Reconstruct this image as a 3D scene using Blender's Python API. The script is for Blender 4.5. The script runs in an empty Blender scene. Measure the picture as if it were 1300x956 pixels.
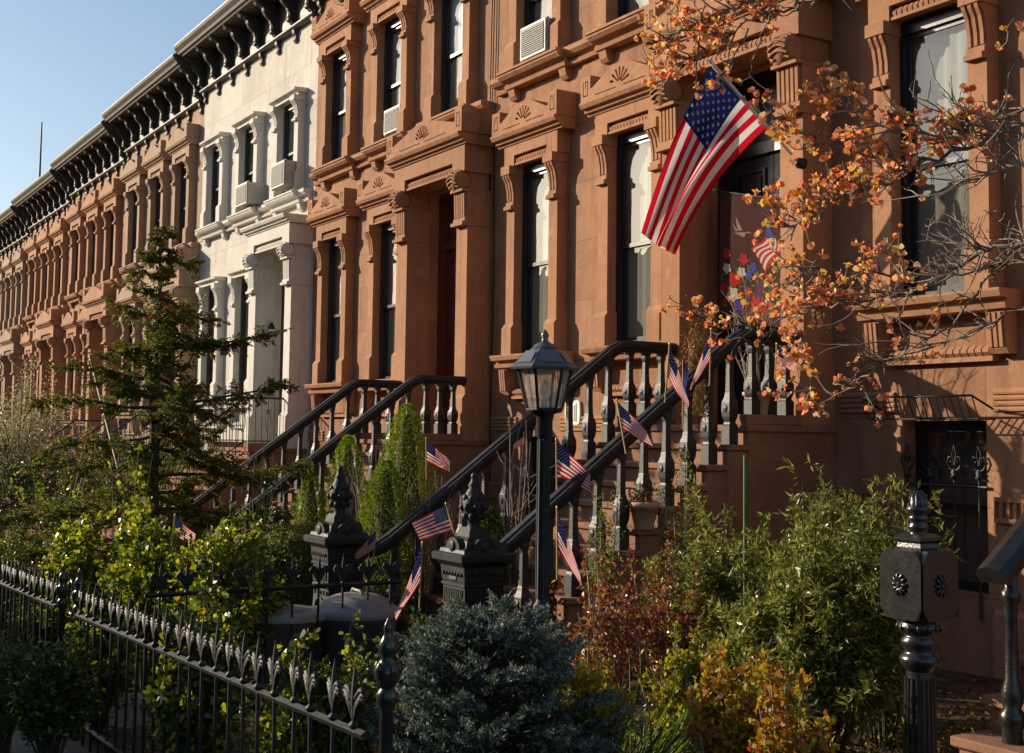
import bpy, bmesh, math, random
import numpy as np
from mathutils import Vector, Matrix
SC = bpy.context.scene
COL = SC.collection
pi = math.pi
rnd = random.Random(7)

# ------------------------------------------------------------------ camera model
CAMH = 1.95
F, YAW, PIT, ROL = 1604.5, 1.01945, 0.0734846, 0.013057
def cam_axes():
    cy, sy = math.cos(YAW), math.sin(YAW)
    f0 = Vector((-sy, cy, 0)); r0 = Vector((cy, sy, 0)); u0 = Vector((0, 0, 1))
    fw = f0*math.cos(PIT)+u0*math.sin(PIT); up = u0*math.cos(PIT)-f0*math.sin(PIT)
    return r0*math.cos(ROL)+up*math.sin(ROL), up*math.cos(ROL)-r0*math.sin(ROL), fw
AR, AU, AF = cam_axes()
def ray(px, py): return AF+AR*((px-650)/F)-AU*((py-433.5)/F)
def at_y(px, py, y):
    d = ray(px, py); p = d*(y/d.y); return Vector((p.x, p.y, p.z+CAMH))
def at_d(px, py, dist):
    p = ray(px, py)*dist; return Vector((p.x, p.y, p.z+CAMH))
def gz(x): return 0.03*(x+9.3)          # the street falls gently to the left

# ------------------------------------------------------------------ object helpers
def tag(o, label=None, cat=None, group=None, kind=None):
    if label: o['label'] = label
    if cat: o['category'] = cat
    if group: o['group'] = group
    if kind: o['kind'] = kind
    return o
def empty(name, loc, label=None, cat=None, group=None, rz=0):
    o = bpy.data.objects.new(name, None); COL.objects.link(o)
    o.location = loc; o.rotation_euler.z = rz; o.empty_display_size = .1
    return tag(o, label, cat, group)
def link(name, me, parent=None, loc=None):
    o = bpy.data.objects.new(name, me); COL.objects.link(o)
    if parent: o.parent = parent
    if loc is not None: o.location = loc
    return o
def copy_tree(o, parent=None):
    c = o.copy(); COL.objects.link(c)
    if parent is not None: c.parent = parent
    for ch in [x for x in bpy.data.objects if x.parent == o]: copy_tree(ch, c)
    return c

class MB:
    def __init__(s): s.v = []; s.f = []; s.m = []; s.sm = []
    def add(s, vs, fs, mi=0, smooth=False):
        b = len(s.v); s.v += [tuple(v) for v in vs]
        for f in fs: s.f.append([b+i for i in f]); s.m.append(mi); s.sm.append(smooth)
    def box(s, x0, x1, y0, y1, z0, z1, mi=0):
        if x1 < x0: x0, x1 = x1, x0
        if y1 < y0: y0, y1 = y1, y0
        s.add([(x0,y0,z0),(x1,y0,z0),(x1,y1,z0),(x0,y1,z0),(x0,y0,z1),(x1,y0,z1),(x1,y1,z1),(x0,y1,z1)],
              [(0,3,2,1),(4,5,6,7),(0,1,5,4),(1,2,6,5),(2,3,7,6),(3,0,4,7)], mi)
    def prism(s, prof, x0, x1, mi=0, smooth=False):
        """prof: list of (p,z), p = distance out of the wall (towards -y); extruded along x"""
        n = len(prof)
        a = sum(prof[i][0]*prof[(i+1)%n][1]-prof[(i+1)%n][0]*prof[i][1] for i in range(n))
        if a < 0: prof = prof[::-1]
        vs = [(x0,-p,z) for p,z in prof]+[(x1,-p,z) for p,z in prof]
        fs = [tuple(range(n)), tuple(range(2*n-1, n-1, -1))]
        s.add(vs, fs, mi)
        s.add(vs, [(i, n+i, n+(i+1)%n, (i+1)%n) for i in range(n)], mi, smooth)
    def face_prism(s, out, y0, y1, mi=0):
        """out: list of (x,z) outline, extruded from y0 (front) to y1 (back)"""
        n = len(out)
        a = sum(out[i][0]*out[(i+1)%n][1]-out[(i+1)%n][0]*out[i][1] for i in range(n))
        if a < 0: out = out[::-1]
        vs = [(x,y0,z) for x,z in out]+[(x,y1,z) for x,z in out]
        fs = [tuple(range(n)), tuple(range(2*n-1,n-1,-1))]+[((i+1)%n, i, n+i, n+(i+1)%n) for i in range(n)]
        s.add(vs, fs, mi)
    def lathe(s, prof, c=(0,0,0), n=16, mi=0, axis='z', smooth=True, sq=False, rot=0):
        vs = []; k = len(prof)
        for r, h in prof:
            for i in range(n):
                a = rot+2*pi*i/n; q = r/math.cos(pi/4) if sq else r
                x, y = q*math.cos(a), q*math.sin(a)
                if axis == 'z': vs.append((c[0]+x, c[1]+y, c[2]+h))
                elif axis == 'x': vs.append((c[0]+h, c[1]+x, c[2]+y))
                else: vs.append((c[0]+x, c[1]+h, c[2]+y))
        fs = []
        for j in range(k-1):
            for i in range(n):
                fs.append((j*n+i, j*n+(i+1)%n, (j+1)*n+(i+1)%n, (j+1)*n+i))
        s.add(vs, fs, mi, smooth)
        s.add(vs[:n], [tuple(range(n-1,-1,-1))], mi); s.add(vs[-n:], [tuple(range(n))], mi)
    def sq(s, prof, c=(0,0,0), mi=0):
        s.lathe(prof, c, 4, mi, 'z', False, True, pi/4)
    def tube(s, pts, rad, n=6, mi=0, smooth=True):
        pts = [Vector(p) for p in pts]; k = len(pts)
        if not isinstance(rad, (list, tuple)): rad = [rad]*k
        vs = []; up = Vector((0.13, 0.21, 1))
        for i, p in enumerate(pts):
            t = (pts[min(i+1,k-1)]-pts[max(i-1,0)])
            if t.length < 1e-9: t = Vector((0,0,1))
            t.normalize()
            a = t.cross(up)
            if a.length < 1e-3: a = t.cross(Vector((1,0,0)))
            a.normalize(); b = t.cross(a)
            for j in range(n):
                w = 2*pi*j/n; vs.append(p+(a*math.cos(w)+b*math.sin(w))*rad[i])
        fs = [(i*n+j, (i+1)*n+j, (i+1)*n+(j+1)%n, i*n+(j+1)%n) for i in range(k-1) for j in range(n)]
        s.add(vs, fs, mi, smooth); s.add(vs[:n], [tuple(range(n))], mi); s.add(vs[-n:], [tuple(range(n-1,-1,-1))], mi)
    def sweep(s, path, prof, mi=0):
        """path: list of (y,z) in a vertical plane x=0; prof: closed list of (x,h) cross section, mitred"""
        k = len(path); n = len(prof); vs = []
        for i in range(k):
            y, z = path[i]
            d0 = Vector((path[i][0]-path[i-1][0], path[i][1]-path[i-1][1])) if i else None
            d1 = Vector((path[i+1][0]-path[i][0], path[i+1][1]-path[i][1])) if i < k-1 else None
            d0 = d0 or d1; d1 = d1 or d0
            d0.normalize(); d1.normalize()
            n0 = Vector((d0[1], -d0[0])); n1 = Vector((d1[1], -d1[0]))
            if n0[1] < 0: n0 = -n0
            if n1[1] < 0: n1 = -n1
            m = (n0+n1)/ (1+n0.dot(n1))
            for x, h in prof: vs.append((x, y+m[0]*h, z+m[1]*h))
        fs = [(i*n+j, i*n+(j+1)%n, (i+1)*n+(j+1)%n, (i+1)*n+j) for i in range(k-1) for j in range(n)]
        s.add(vs, fs+[tuple(range(n-1,-1,-1)), tuple(range((k-1)*n, k*n))], mi)
    def xf(s, M, i0=0):
        for i in range(i0, len(s.v)): s.v[i] = tuple(M @ Vector(s.v[i]))
    def mesh(s, name, mats, bevel=0, fix=False):
        me = bpy.data.meshes.new(name); me.from_pydata(s.v, [], s.f)
        for m in (mats if isinstance(mats, (list, tuple)) else [mats]): me.materials.append(m)
        me.polygons.foreach_set('material_index', s.m); me.polygons.foreach_set('use_smooth', s.sm)
        if bevel or fix:
            bm = bmesh.new(); bm.from_mesh(me)
            bmesh.ops.remove_doubles(bm, verts=bm.verts, dist=1e-5) if fix else None
            bmesh.ops.recalc_face_normals(bm, faces=bm.faces)
            if bevel:
                es = [e for e in bm.edges if len(e.link_faces) == 2 and e.calc_face_angle(0) > .5]
                bmesh.ops.bevel(bm, geom=es, offset=bevel, segments=1, affect='EDGES', clamp_overlap=True)
            bm.to_mesh(me); bm.free()
        me.update(); return me
    def obj(s, name, mats, parent=None, loc=None, bevel=0, fix=False):
        return link(name, s.mesh(name, mats, bevel, fix), parent, loc)

def carve(me, cut_mb):
    """returns me minus cutter solids (boolean), used for the incised ornaments"""
    a = bpy.data.objects.new('tmp_a', me); b = bpy.data.objects.new('tmp_b', cut_mb.mesh('tmp', [], fix=True))
    COL.objects.link(a); COL.objects.link(b)
    md = a.modifiers.new('b', 'BOOLEAN'); md.object = b; md.operation = 'DIFFERENCE'; md.solver = 'EXACT'; md.use_self = True
    dg = bpy.context.evaluated_depsgraph_get(); dg.update()
    r = bpy.data.meshes.new_from_object(a.evaluated_get(dg)); r.name = me.name
    bpy.data.objects.remove(a); bpy.data.objects.remove(b)
    return r

# ------------------------------------------------------------------ materials
def new_mat(name):
    m = bpy.data.materials.new(name); m.use_nodes = True; nt = m.node_tree
    return m, nt, nt.nodes['Principled BSDF'], nt.nodes['Material Output']
def N(nt, t, **kw):
    n = nt.nodes.new(t)
    for k, v in kw.items():
        if k.startswith('i_'):
            key = k[2:]; n.inputs[int(key) if key.isdigit() else key.replace('_', ' ')].default_value = v
        else: setattr(n, k, v)
    return n
def ramp(nt, fac, stops):
    r = nt.nodes.new('ShaderNodeValToRGB'); el = r.color_ramp.elements
    while len(el) < len(stops): el.new(.5)
    for e, (p, c) in zip(el, stops): e.position = p; e.color = (*c, 1) if len(c) == 3 else c
    nt.links.new(fac, r.inputs[0]); return r.outputs[0]
def mixc(nt, fac, a, b, mode='MIX'):
    n = nt.nodes.new('ShaderNodeMix'); n.data_type = 'RGBA'; n.blend_type = mode
    for s, v in ((n.inputs['Factor'], fac), (n.inputs[6], a), (n.inputs[7], b)):
        if hasattr(v, 'is_linked') or hasattr(v, 'links'): nt.links.new(v, s)
        elif isinstance(v, (int, float)): s.default_value = v
        else: s.default_value = (*v, 1)
    return n.outputs[2]
def wpos(nt, scale=(1,1,1)):
    g = nt.nodes.new('ShaderNodeNewGeometry'); m = nt.nodes.new('ShaderNodeMapping'); m.inputs['Scale'].default_value = scale
    nt.links.new(g.outputs['Position'], m.inputs['Vector']); return m.outputs[0]
def noise(nt, vec, scale, detail=5, rough=.55, dist=0):
    n = N(nt, 'ShaderNodeTexNoise', i_Scale=scale, i_Detail=detail, i_Roughness=rough, i_Distortion=dist)
    nt.links.new(vec, n.inputs['Vector']); return n.outputs['Fac']
def bump(nt, h, strength, dist, bs, prev=None):
    b = N(nt, 'ShaderNodeBump', i_Strength=strength, i_Distance=dist); nt.links.new(h, b.inputs['Height'])
    if prev: nt.links.new(prev, b.inputs['Normal'])
    nt.links.new(b.outputs[0], bs.inputs['Normal']); return b.outputs[0]

def stone(name, c, var=.25, joints=False, stain=(.10,.075,.05), rough=.88):
    m, nt, bs, out = new_mat(name)
    p = wpos(nt); big = noise(nt, p, .7, 6, .62, .5); mid = noise(nt, p, 4.5, 7, .66, .4); fine = noise(nt, p, 75, 3, .65)
    streak = noise(nt, wpos(nt, (4.5, 4.5, .30)), 1.5, 6, .65)
    dk = tuple(x*(1-var*1.25) for x in c); lt = (min(.9, c[0]*(1+var*.75)), min(.9, c[1]*(1+var*.9)), min(.9, c[2]*(1+var*.7)))
    col = ramp(nt, big, [(.32, dk), (.5, c), (.68, lt)])
    col = mixc(nt, ramp(nt, mid, [(.38, (0,0,0)), (.72, (.8,.8,.8))]), col, (c[0]*(1-var*1.1), c[1]*(1-var*1.2), c[2]*(1-var*1.2)))
    col = mixc(nt, ramp(nt, streak, [(.53, (0,0,0)), (.72, (.62,.62,.62))]), col, stain)
    pale = noise(nt, p, 2.1, 8, .74, .9)
    col = mixc(nt, ramp(nt, pale, [(.57, (0,0,0)), (.68, (.6,.6,.6))]), col, (min(.9, c[0]*1.22+.03), min(.9, c[1]*1.32+.03), min(.9, c[2]*1.35+.02)))
    col = mixc(nt, ramp(nt, fine, [(.3, (.45,)*3), (.62, (.0,)*3)]), col, tuple(x*.72 for x in c))
    if joints:
        g = nt.nodes.new('ShaderNodeNewGeometry'); sx = nt.nodes.new('ShaderNodeSeparateXYZ'); cx = nt.nodes.new('ShaderNodeCombineXYZ')
        nt.links.new(g.outputs['Position'], sx.inputs[0]); nt.links.new(sx.outputs[0], cx.inputs[0]); nt.links.new(sx.outputs[2], cx.inputs[1])
        br = N(nt, 'ShaderNodeTexBrick', i_Scale=1.0, i_Mortar_Size=.004, i_Mortar_Smooth=.3)
        br.inputs['Color1'].default_value = (1,1,1,1); br.inputs['Color2'].default_value = (.84,.80,.78,1); br.inputs['Mortar'].default_value = (.5,.46,.44,1)
        br.inputs['Brick Width'].default_value = 1.32; br.inputs['Row Height'].default_value = .71
        nt.links.new(cx.outputs[0], br.inputs['Vector'])
        col = mixc(nt, 1.0, col, br.outputs['Color'], 'MULTIPLY')
        bn = bump(nt, br.outputs['Fac'], -.5, .006, bs)
        bump(nt, mid, .6, .025, bs, bump(nt, fine, .5, .005, bs, bn))
    else: bump(nt, mid, .55, .02, bs, bump(nt, fine, .45, .004, bs))
    nt.links.new(col, bs.inputs['Base Color']); bs.inputs['Roughness'].default_value = rough
    bs.inputs['Specular IOR Level'].default_value = .25
    return m
def paint(name, c, rough=.35, metal=0., var=.3, sc=14, spec=.5, bmp=.15, rust=0):
    m, nt, bs, out = new_mat(name); p = wpos(nt)
    n1 = noise(nt, p, sc, 6, .65)
    col = ramp(nt, n1, [(.3, tuple(x*(1-var) for x in c)), (.75, tuple(min(1, x*(1+var)) for x in c))])
    if rust:
        col = mixc(nt, ramp(nt, noise(nt, p, 13, 8, .75, .8), [(.60, (0,0,0)), (.68, (rust,)*3)]), col, (.13,.055,.025))
        col = mixc(nt, ramp(nt, noise(nt, p, 5, 7, .7), [(.5, (0,0,0)), (.75, (.5*rust,)*3)]), col, (.11,.10,.085))
    nt.links.new(col, bs.inputs['Base Color'])
    r = nt.nodes.new('ShaderNodeMapRange'); r.inputs[3].default_value = rough*.75; r.inputs[4].default_value = min(1, rough*1.35)
    nt.links.new(noise(nt, p, sc*1.7, 4), r.inputs[0]); nt.links.new(r.outputs[0], bs.inputs['Roughness'])
    bs.inputs['Metallic'].default_value = metal; bs.inputs['Specular IOR Level'].default_value = spec
    if bmp: bump(nt, noise(nt, p, sc*5, 4), bmp, .003, bs)
    return m
def leafmat(name, c1, c2, c3=None, trans=.35, rough=.45, spec=.4):
    m, nt, bs, out = new_mat(name)
    g = nt.nodes.new('ShaderNodeNewGeometry'); c3 = c3 or c2
    col = ramp(nt, g.outputs['Random Per Island'], [(0, c1), (.5, c2), (1, c3)])
    nt.links.new(col, bs.inputs['Base Color']); bs.inputs['Roughness'].default_value = rough; bs.inputs['Specular IOR Level'].default_value = spec
    t = nt.nodes.new('ShaderNodeBsdfTranslucent'); mx = nt.nodes.new('ShaderNodeMixShader'); mx.inputs[0].default_value = trans
    nt.links.new(mixc(nt, 1.0, col, (1.0, .98, .55), 'MULTIPLY'), t.inputs[0])
    nt.links.new(bs.outputs[0], mx.inputs[1]); nt.links.new(t.outputs[0], mx.inputs[2]); nt.links.new(mx.outputs[0], out.inputs[0])
    return m
def cloth(name, c, trans=.4, rough=.8):
    m, nt, bs, out = new_mat(name); p = wpos(nt, (1,1,1))
    col = ramp(nt, noise(nt, p, 9, 3), [(.3, tuple(x*.88 for x in c)), (.7, c)])
    nt.links.new(col, bs.inputs['Base Color']); bs.inputs['Roughness'].default_value = rough; bs.inputs['Specular IOR Level'].default_value = .1
    t = nt.nodes.new('ShaderNodeBsdfTranslucent'); mx = nt.nodes.new('ShaderNodeMixShader'); mx.inputs[0].default_value = trans
    nt.links.new(col, t.inputs[0]); nt.links.new(bs.outputs[0], mx.inputs[1]); nt.links.new(t.outputs[0], mx.inputs[2]); nt.links.new(mx.outputs[0], out.inputs[0])
    return m
def glassmat(name, tint=(.92,.95,.95), gl=1.0, rip=.25):
    m, nt, bs, out = new_mat(name); nt.nodes.remove(bs)
    tr = N(nt, 'ShaderNodeBsdfTransparent'); tr.inputs[0].default_value = (*tint, 1)
    g = N(nt, 'ShaderNodeBsdfGlossy', i_Roughness=.015); lw_ = N(nt, 'ShaderNodeLayerWeight', i_Blend=.5); pw_ = N(nt, 'ShaderNodeMath', operation='POWER'); pw_.inputs[1].default_value = 3.0; fr = N(nt, 'ShaderNodeMath', operation='MULTIPLY_ADD'); nt.links.new(lw_.outputs['Facing'], pw_.inputs[0]); nt.links.new(pw_.outputs[0], fr.inputs[0]); fr.inputs[1].default_value = .8*gl; fr.inputs[2].default_value = .12*gl
    b = N(nt, 'ShaderNodeBump', i_Strength=rip, i_Distance=.02); nt.links.new(noise(nt, wpos(nt), 2.2, 2), b.inputs['Height']); nt.links.new(b.outputs[0], g.inputs['Normal'])
    mx = N(nt, 'ShaderNodeMixShader'); nt.links.new(fr.outputs[0], mx.inputs[0]); nt.links.new(tr.outputs[0], mx.inputs[1]); nt.links.new(g.outputs[0], mx.inputs[2]); nt.links.new(mx.outputs[0], out.inputs[0])
    return m
def curtain(name, c):
    m, nt, bs, out = new_mat(name)
    f = noise(nt, wpos(nt, (22, 1, .25)), 1.0, 4, .6)
    col = ramp(nt, f, [(.3, tuple(x*.7 for x in c)), (.7, c)])
    nt.links.new(col, bs.inputs['Base Color']); bs.inputs['Roughness'].default_value = .95; return m
def soil(name, a, b, sc=6, rough=.95, leaf=None):
    m, nt, bs, out = new_mat(name); p = wpos(nt)
    col = ramp(nt, noise(nt, p, sc, 8, .7), [(.3, a), (.7, b)])
    if leaf:
        v = N(nt, 'ShaderNodeTexVoronoi', i_Scale=38.); nt.links.new(p, v.inputs['Vector'])
        col = mixc(nt, ramp(nt, v.outputs['Distance'], [(.18, (.8,)*3), (.3, (0,0,0))]), col, leaf)
    nt.links.new(col, bs.inputs['Base Color']); bs.inputs['Roughness'].default_value = rough
    bump(nt, noise(nt, p, sc*6, 6, .7), .8, .03, bs); return m
def paving(name, c, w, h, rot=0):
    m, nt, bs, out = new_mat(name)
    g = nt.nodes.new('ShaderNodeNewGeometry')
    br = N(nt, 'ShaderNodeTexBrick', i_Scale=1.0, i_Mortar_Size=.008, i_Mortar_Smooth=.2); br.offset = 0
    br.inputs['Brick Width'].default_value = w; br.inputs['Row Height'].default_value = h
    br.inputs['Color1'].default_value = (*c, 1); br.inputs['Color2'].default_value = (*[x*.82 for x in c], 1); br.inputs['Mortar'].default_value = (.05,.045,.04,1)
    nt.links.new(g.outputs['Position'], br.inputs['Vector'])
    col = mixc(nt, ramp(nt, noise(nt, wpos(nt), 3, 8, .7), [(.35, (0,0,0)), (.7, (.5,.5,.5))]), br.outputs['Color'], tuple(x*.5 for x in c))
    nt.links.new(col, bs.inputs['Base Color']); bs.inputs['Roughness'].default_value = .9
    bump(nt, br.outputs['Fac'], -.5, .01, bs, bump(nt, noise(nt, wpos(nt), 60, 4), .3, .004, bs)); return m

M = {}
M['brown'] = stone('brownstone', (.40,.205,.112), .26, True, (.17,.085,.05))
M['brown_trim'] = stone('brownstone trim', (.415,.207,.11), .2, False, (.16,.08,.05))
M['white'] = stone('white painted stone', (.66,.62,.545), .12, True, (.40,.34,.27))
M['white_trim'] = stone('white painted trim', (.67,.635,.565), .10, False, (.42,.36,.29))
M['tan'] = stone('tan stone', (.40,.265,.175), .18, True, (.17,.10,.07))
M['tan_trim'] = stone('tan stone trim', (.40,.265,.175), .18, False, (.17,.10,.07))
M['salmon'] = stone('salmon stone', (.43,.225,.125), .2, True, (.17,.085,.055))
M['salmon_trim'] = stone('salmon stone trim', (.43,.225,.125), .2, False, (.17,.085,.055))
M['step'] = stone('brownstone steps', (.30,.155,.095), .3, False, (.10,.065,.045))
M['cornice'] = paint('dark cornice paint', (.055,.048,.040), .55, 0, .4, 6)
M['coping'] = paint('pale roof coping', (.62,.62,.60), .5, 0, .2, 3)
M['iron'] = paint('black painted iron', (.015,.016,.016), .52, .0, .7, 22, .35, .7, .55)
M['iron_gloss'] = paint('glossy black enamel', (.017,.017,.018), .24, .0, .5, 18, .6, .35, .25)
M['iron_old'] = paint('weathered iron', (.022,.022,.021), .42, .0, .7, 40, .5, .8, .6)
M['frame'] = paint('black window frame', (.018,.018,.02), .3, 0, .3, 10)
M['door'] = paint('dark red wood door', (.11,.028,.018), .4, 0, .3, 8)
M['door_black'] = paint('black door paint', (.016,.016,.018), .25, 0, .3, 8)
M['pane'] = glassmat('window glass')
M['lampglass'] = glassmat('lantern glass', (.9,.9,.88), 1.0, .6)
_m = M['lampglass']; _nt = _m.node_tree; _o = _nt.nodes['Material Output']; _x = N(_nt, 'ShaderNodeMixShader'); _d = N(_nt, 'ShaderNodeBsdfDiffuse'); _d.inputs[0].default_value = (.75,.68,.58,1)  # pale diffuse layer paints sunlit reflections into the lantern panes
_l = _o.inputs[0].links[0].from_socket; _nt.links.new(ramp(_nt, noise(_nt, wpos(_nt), 9, 5, .6), [(.3, (.10,)*3), (.7, (.42,)*3)]), _x.inputs[0]); _nt.links.new(_l, _x.inputs[1]); _nt.links.new(_d.outputs[0], _x.inputs[2]); _nt.links.new(_x.outputs[0], _o.inputs[0])
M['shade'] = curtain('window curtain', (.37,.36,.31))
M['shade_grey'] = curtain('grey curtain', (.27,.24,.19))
M['shade_dark'] = curtain('dark blind', (.13,.12,.11))
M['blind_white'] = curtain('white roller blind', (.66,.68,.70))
M['ac'] = paint('air conditioner casing', (.36,.34,.29), .5, 0, .12, 5)
M['acg'] = paint('air conditioner grille', (.11,.105,.09), .6, 0, .2, 30)
M['soil'] = soil('garden soil', (.03,.02,.012), (.075,.05,.03), 5, .95, (.13,.07,.025))
M['walk'] = paving('bluestone sidewalk', (.12,.115,.11), 1.5, 1.5)
M['court'] = paving('areaway flagstones', (.09,.068,.058), .9, .9)
M['road'] = soil('asphalt', (.04,.04,.04), (.06,.06,.058), 30, .9)
M['kerb'] = stone('granite kerb', (.25,.24,.23), .2)
M['bark'] = soil('bark', (.06,.045,.032), (.13,.10,.075), 25, .95)
M['twig'] = paint('bare twig bark', (.30,.24,.18), .8, 0, .35, 30, .2, 0)
M['dogbark'] = paint('dogwood bark', (.26,.20,.15), .8, 0, .4, 30, .2, 0)
M['cane'] = paint('green cane', (.07,.14,.03), .5, 0, .3, 20)
M['red'] = cloth('flag red', (.66,.012,.03), .5); M['wht'] = cloth('flag white', (.86,.84,.80), .5); M['blu'] = cloth('flag blue', (.015,.022,.12), .3)
M['pole'] = paint('aluminium flagpole', (.62,.58,.52), .4, .1, .2, 20)
M['gold'] = paint('gold knob', (.55,.38,.12), .35, .6, .1, 20)
M['stick'] = paint('wooden flag stick', (.45,.28,.10), .6, 0, .2, 30)
M['banner'] = cloth('dark garden banner', (.085,.035,.03), .25)
M['plaster'] = paint('white plaque', (.75,.72,.66), .6, 0, .1, 20)
M['terracotta'] = paint('pale terracotta pot', (.50,.34,.22), .7, 0, .2, 12)
M['bin'] = paint('grey plastic bin', (.085,.08,.078), .5, 0, .2, 6)
M['binlid'] = paint('grey plastic lid', (.20,.185,.17), .48, 0, .18, 6)
M['lamproof'] = paint('lantern roof metal', (.13,.125,.115), .32, .3, .3, 20, .6, .2, .3)
M['solar'] = paint('solar panel', (.13,.14,.15), .22, 0, .2, 6, .8, 0)
M['straw'] = paint('dry vine', (.40,.25,.09), .8, 0, .4, 30, .2, 0)
M['rubber'] = paint('door mat', (.02,.02,.022), .9, 0, .2, 30)
L = {}
L['rose'] = leafmat('rose leaves', (.08,.125,.014), (.26,.32,.024), (.54,.54,.045), .5, .24, .7)
L['nandina'] = leafmat('nandina leaves', (.06,.08,.018), (.19,.22,.045), (.42,.42,.13), .45, .36, .5)
L['barberry'] = leafmat('barberry leaves', (.12,.022,.014), (.30,.06,.035), (.50,.30,.22), .35, .34, .6)
L['orange'] = leafmat('orange leaves', (.30,.10,.012), (.44,.20,.018), (.52,.36,.04), .42)
L['yellow'] = leafmat('yellow green leaves', (.17,.22,.02), (.38,.37,.035), (.48,.30,.03), .45)
L['cypress'] = leafmat('cypress sprays', (.055,.085,.02), (.12,.155,.03), (.25,.27,.05), .42, .6, .3)
L['rust'] = leafmat('rusty sprays', (.24,.09,.02), (.34,.16,.03), (.16,.12,.03), .25, .7, .2)
L['spruce'] = leafmat('bright spruce needles', (.12,.19,.010), (.24,.34,.015), (.36,.46,.02), .4, .6, .2)
L['yew'] = leafmat('dark yew needles', (.022,.045,.012), (.05,.08,.018), (.09,.11,.02), .2, .6, .2)
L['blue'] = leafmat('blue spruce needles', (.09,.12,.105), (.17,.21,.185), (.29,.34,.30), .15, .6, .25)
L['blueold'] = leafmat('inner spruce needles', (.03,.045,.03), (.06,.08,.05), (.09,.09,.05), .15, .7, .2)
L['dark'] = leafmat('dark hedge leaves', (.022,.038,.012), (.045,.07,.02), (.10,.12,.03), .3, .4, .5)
L['hedge'] = leafmat('box hedge leaves', (.11,.15,.016), (.21,.25,.02), (.33,.35,.04), .4, .5)
L['grass'] = leafmat('iris blades', (.04,.09,.015), (.08,.15,.02), (.14,.22,.03), .35)
L['blossom'] = leafmat('pale blossom', (.50,.44,.36), (.62,.55,.47), (.70,.62,.52), .3, .8, .1)
L['pink'] = leafmat('dogwood pink bracts', (.80,.16,.10), (.92,.40,.28), (.92,.68,.52), .55, .6, .2)
L['amber'] = leafmat('dogwood amber bracts', (.80,.20,.03), (.88,.48,.12), (.88,.72,.28), .5, .6, .2)
L['bud'] = leafmat('dogwood yellow centres', (.35,.34,.04), (.50,.46,.06), (.28,.32,.05), .3, .6, .2)
L['litter'] = leafmat('dead leaves', (.12,.06,.02), (.20,.11,.04), (.25,.17,.08), .1, .8, .1)

# ------------------------------------------------------------------ world, sun, camera
# light travels (+1.36,+1,-.56)
SUNV = Vector((-1.36, -1.0, .56)).normalized()
w = bpy.data.worlds.new('World'); SC.world = w; w.use_nodes = True; nt = w.node_tree
sky = nt.nodes.new('ShaderNodeTexSky'); sky.sky_type = 'NISHITA'; sky.sun_disc = False
sky.sun_elevation = math.asin(SUNV.z); sky.sun_rotation = math.atan2(SUNV.x, SUNV.y)
sky.air_density = 1.0; sky.dust_density = .9; sky.ozone_density = 1.3
nt.links.new(sky.outputs[0], nt.nodes['Background'].inputs[0]); nt.nodes['Background'].inputs[1].default_value = .112
sl = bpy.data.lights.new('sun', 'SUN'); sl.energy = 5.0; sl.angle = math.radians(.5); sl.color = (1, .86, .68)
so = bpy.data.objects.new('sun', sl); COL.objects.link(so); so.rotation_euler = (-SUNV).to_track_quat('-Z', 'Y').to_euler(); so.location = SUNV*30
cd = bpy.data.cameras.new('camera'); co = bpy.data.objects.new('camera', cd); COL.objects.link(co)
co.matrix_world = Matrix(((AR.x, AU.x, -AF.x, 0), (AR.y, AU.y, -AF.y, 0), (AR.z, AU.z, -AF.z, CAMH), (0,0,0,1)))
cd.sensor_width = 36; cd.sensor_fit = 'HORIZONTAL'; cd.lens = 36*F/1300; cd.shift_y = -44.5/1300; cd.clip_end = 2000; cd.clip_start = .05
SC.camera = co
SC.render.resolution_x = 1024; SC.render.resolution_y = 753
vs = SC.view_settings; vs.view_transform = 'Standard'; vs.look = 'None'; vs.exposure = 0.42; vs.gamma = 1
SC.render.engine = 'CYCLES'; SC.cycles.samples = 96; SC.cycles.max_bounces = 5; SC.cycles.diffuse_bounces = 2; SC.cycles.glossy_bounces = 3; SC.cycles.transparent_max_bounces = 12; SC.cycles.use_denoising = True

# ------------------------------------------------------------------ ground
def sheet(name, x0, x1, y0, y1, lift, m, nx=2, ny=2, amp=0):
    mb = MB(); vs_ = []; fs_ = []
    for j in range(ny+1):
        for i in range(nx+1):
            x = x0+(x1-x0)*i/nx; y = y0+(y1-y0)*j/ny
            vs_.append((x, y, gz(x)+lift+(amp*rnd.uniform(-1,1) if amp and 0<i<nx and 0<j<ny else 0)))
    for j in range(ny):
        for i in range(nx): a = j*(nx+1)+i; fs_.append((a, a+1, a+nx+2, a+nx+1))
    mb.add(vs_, fs_, 0, True); o = mb.obj(name, m); tag(o, kind='structure'); return o
sheet('ground', -600, 400, -500, 500, -.16, M['soil'])
sheet('road', -400, 300, -12.5, -2.6, -.10, M['road'])
mb = MB()
for a, b in ((-300, 200),):
    mb.add([(a,-2.6,gz(a)-.16),(b,-2.6,gz(b)-.16),(b,-2.42,gz(b)-.16),(a,-2.42,gz(a)-.16),(a,-2.6,gz(a)+.004),(b,-2.6,gz(b)+.004),(b,-2.42,gz(b)+.004),(a,-2.42,gz(a)+.004)],
           [(0,3,2,1),(4,5,6,7),(0,1,5,4),(1,2,6,5),(2,3,7,6),(3,0,4,7)])
tag(mb.obj('kerb', M['kerb']), kind='structure')
sheet('sidewalk', -300, 200, -2.42, 1.80, 0, M['walk'])
sheet('paved_yard', -80, 10, 1.80, 8.5, -.012, M['court'])

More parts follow.
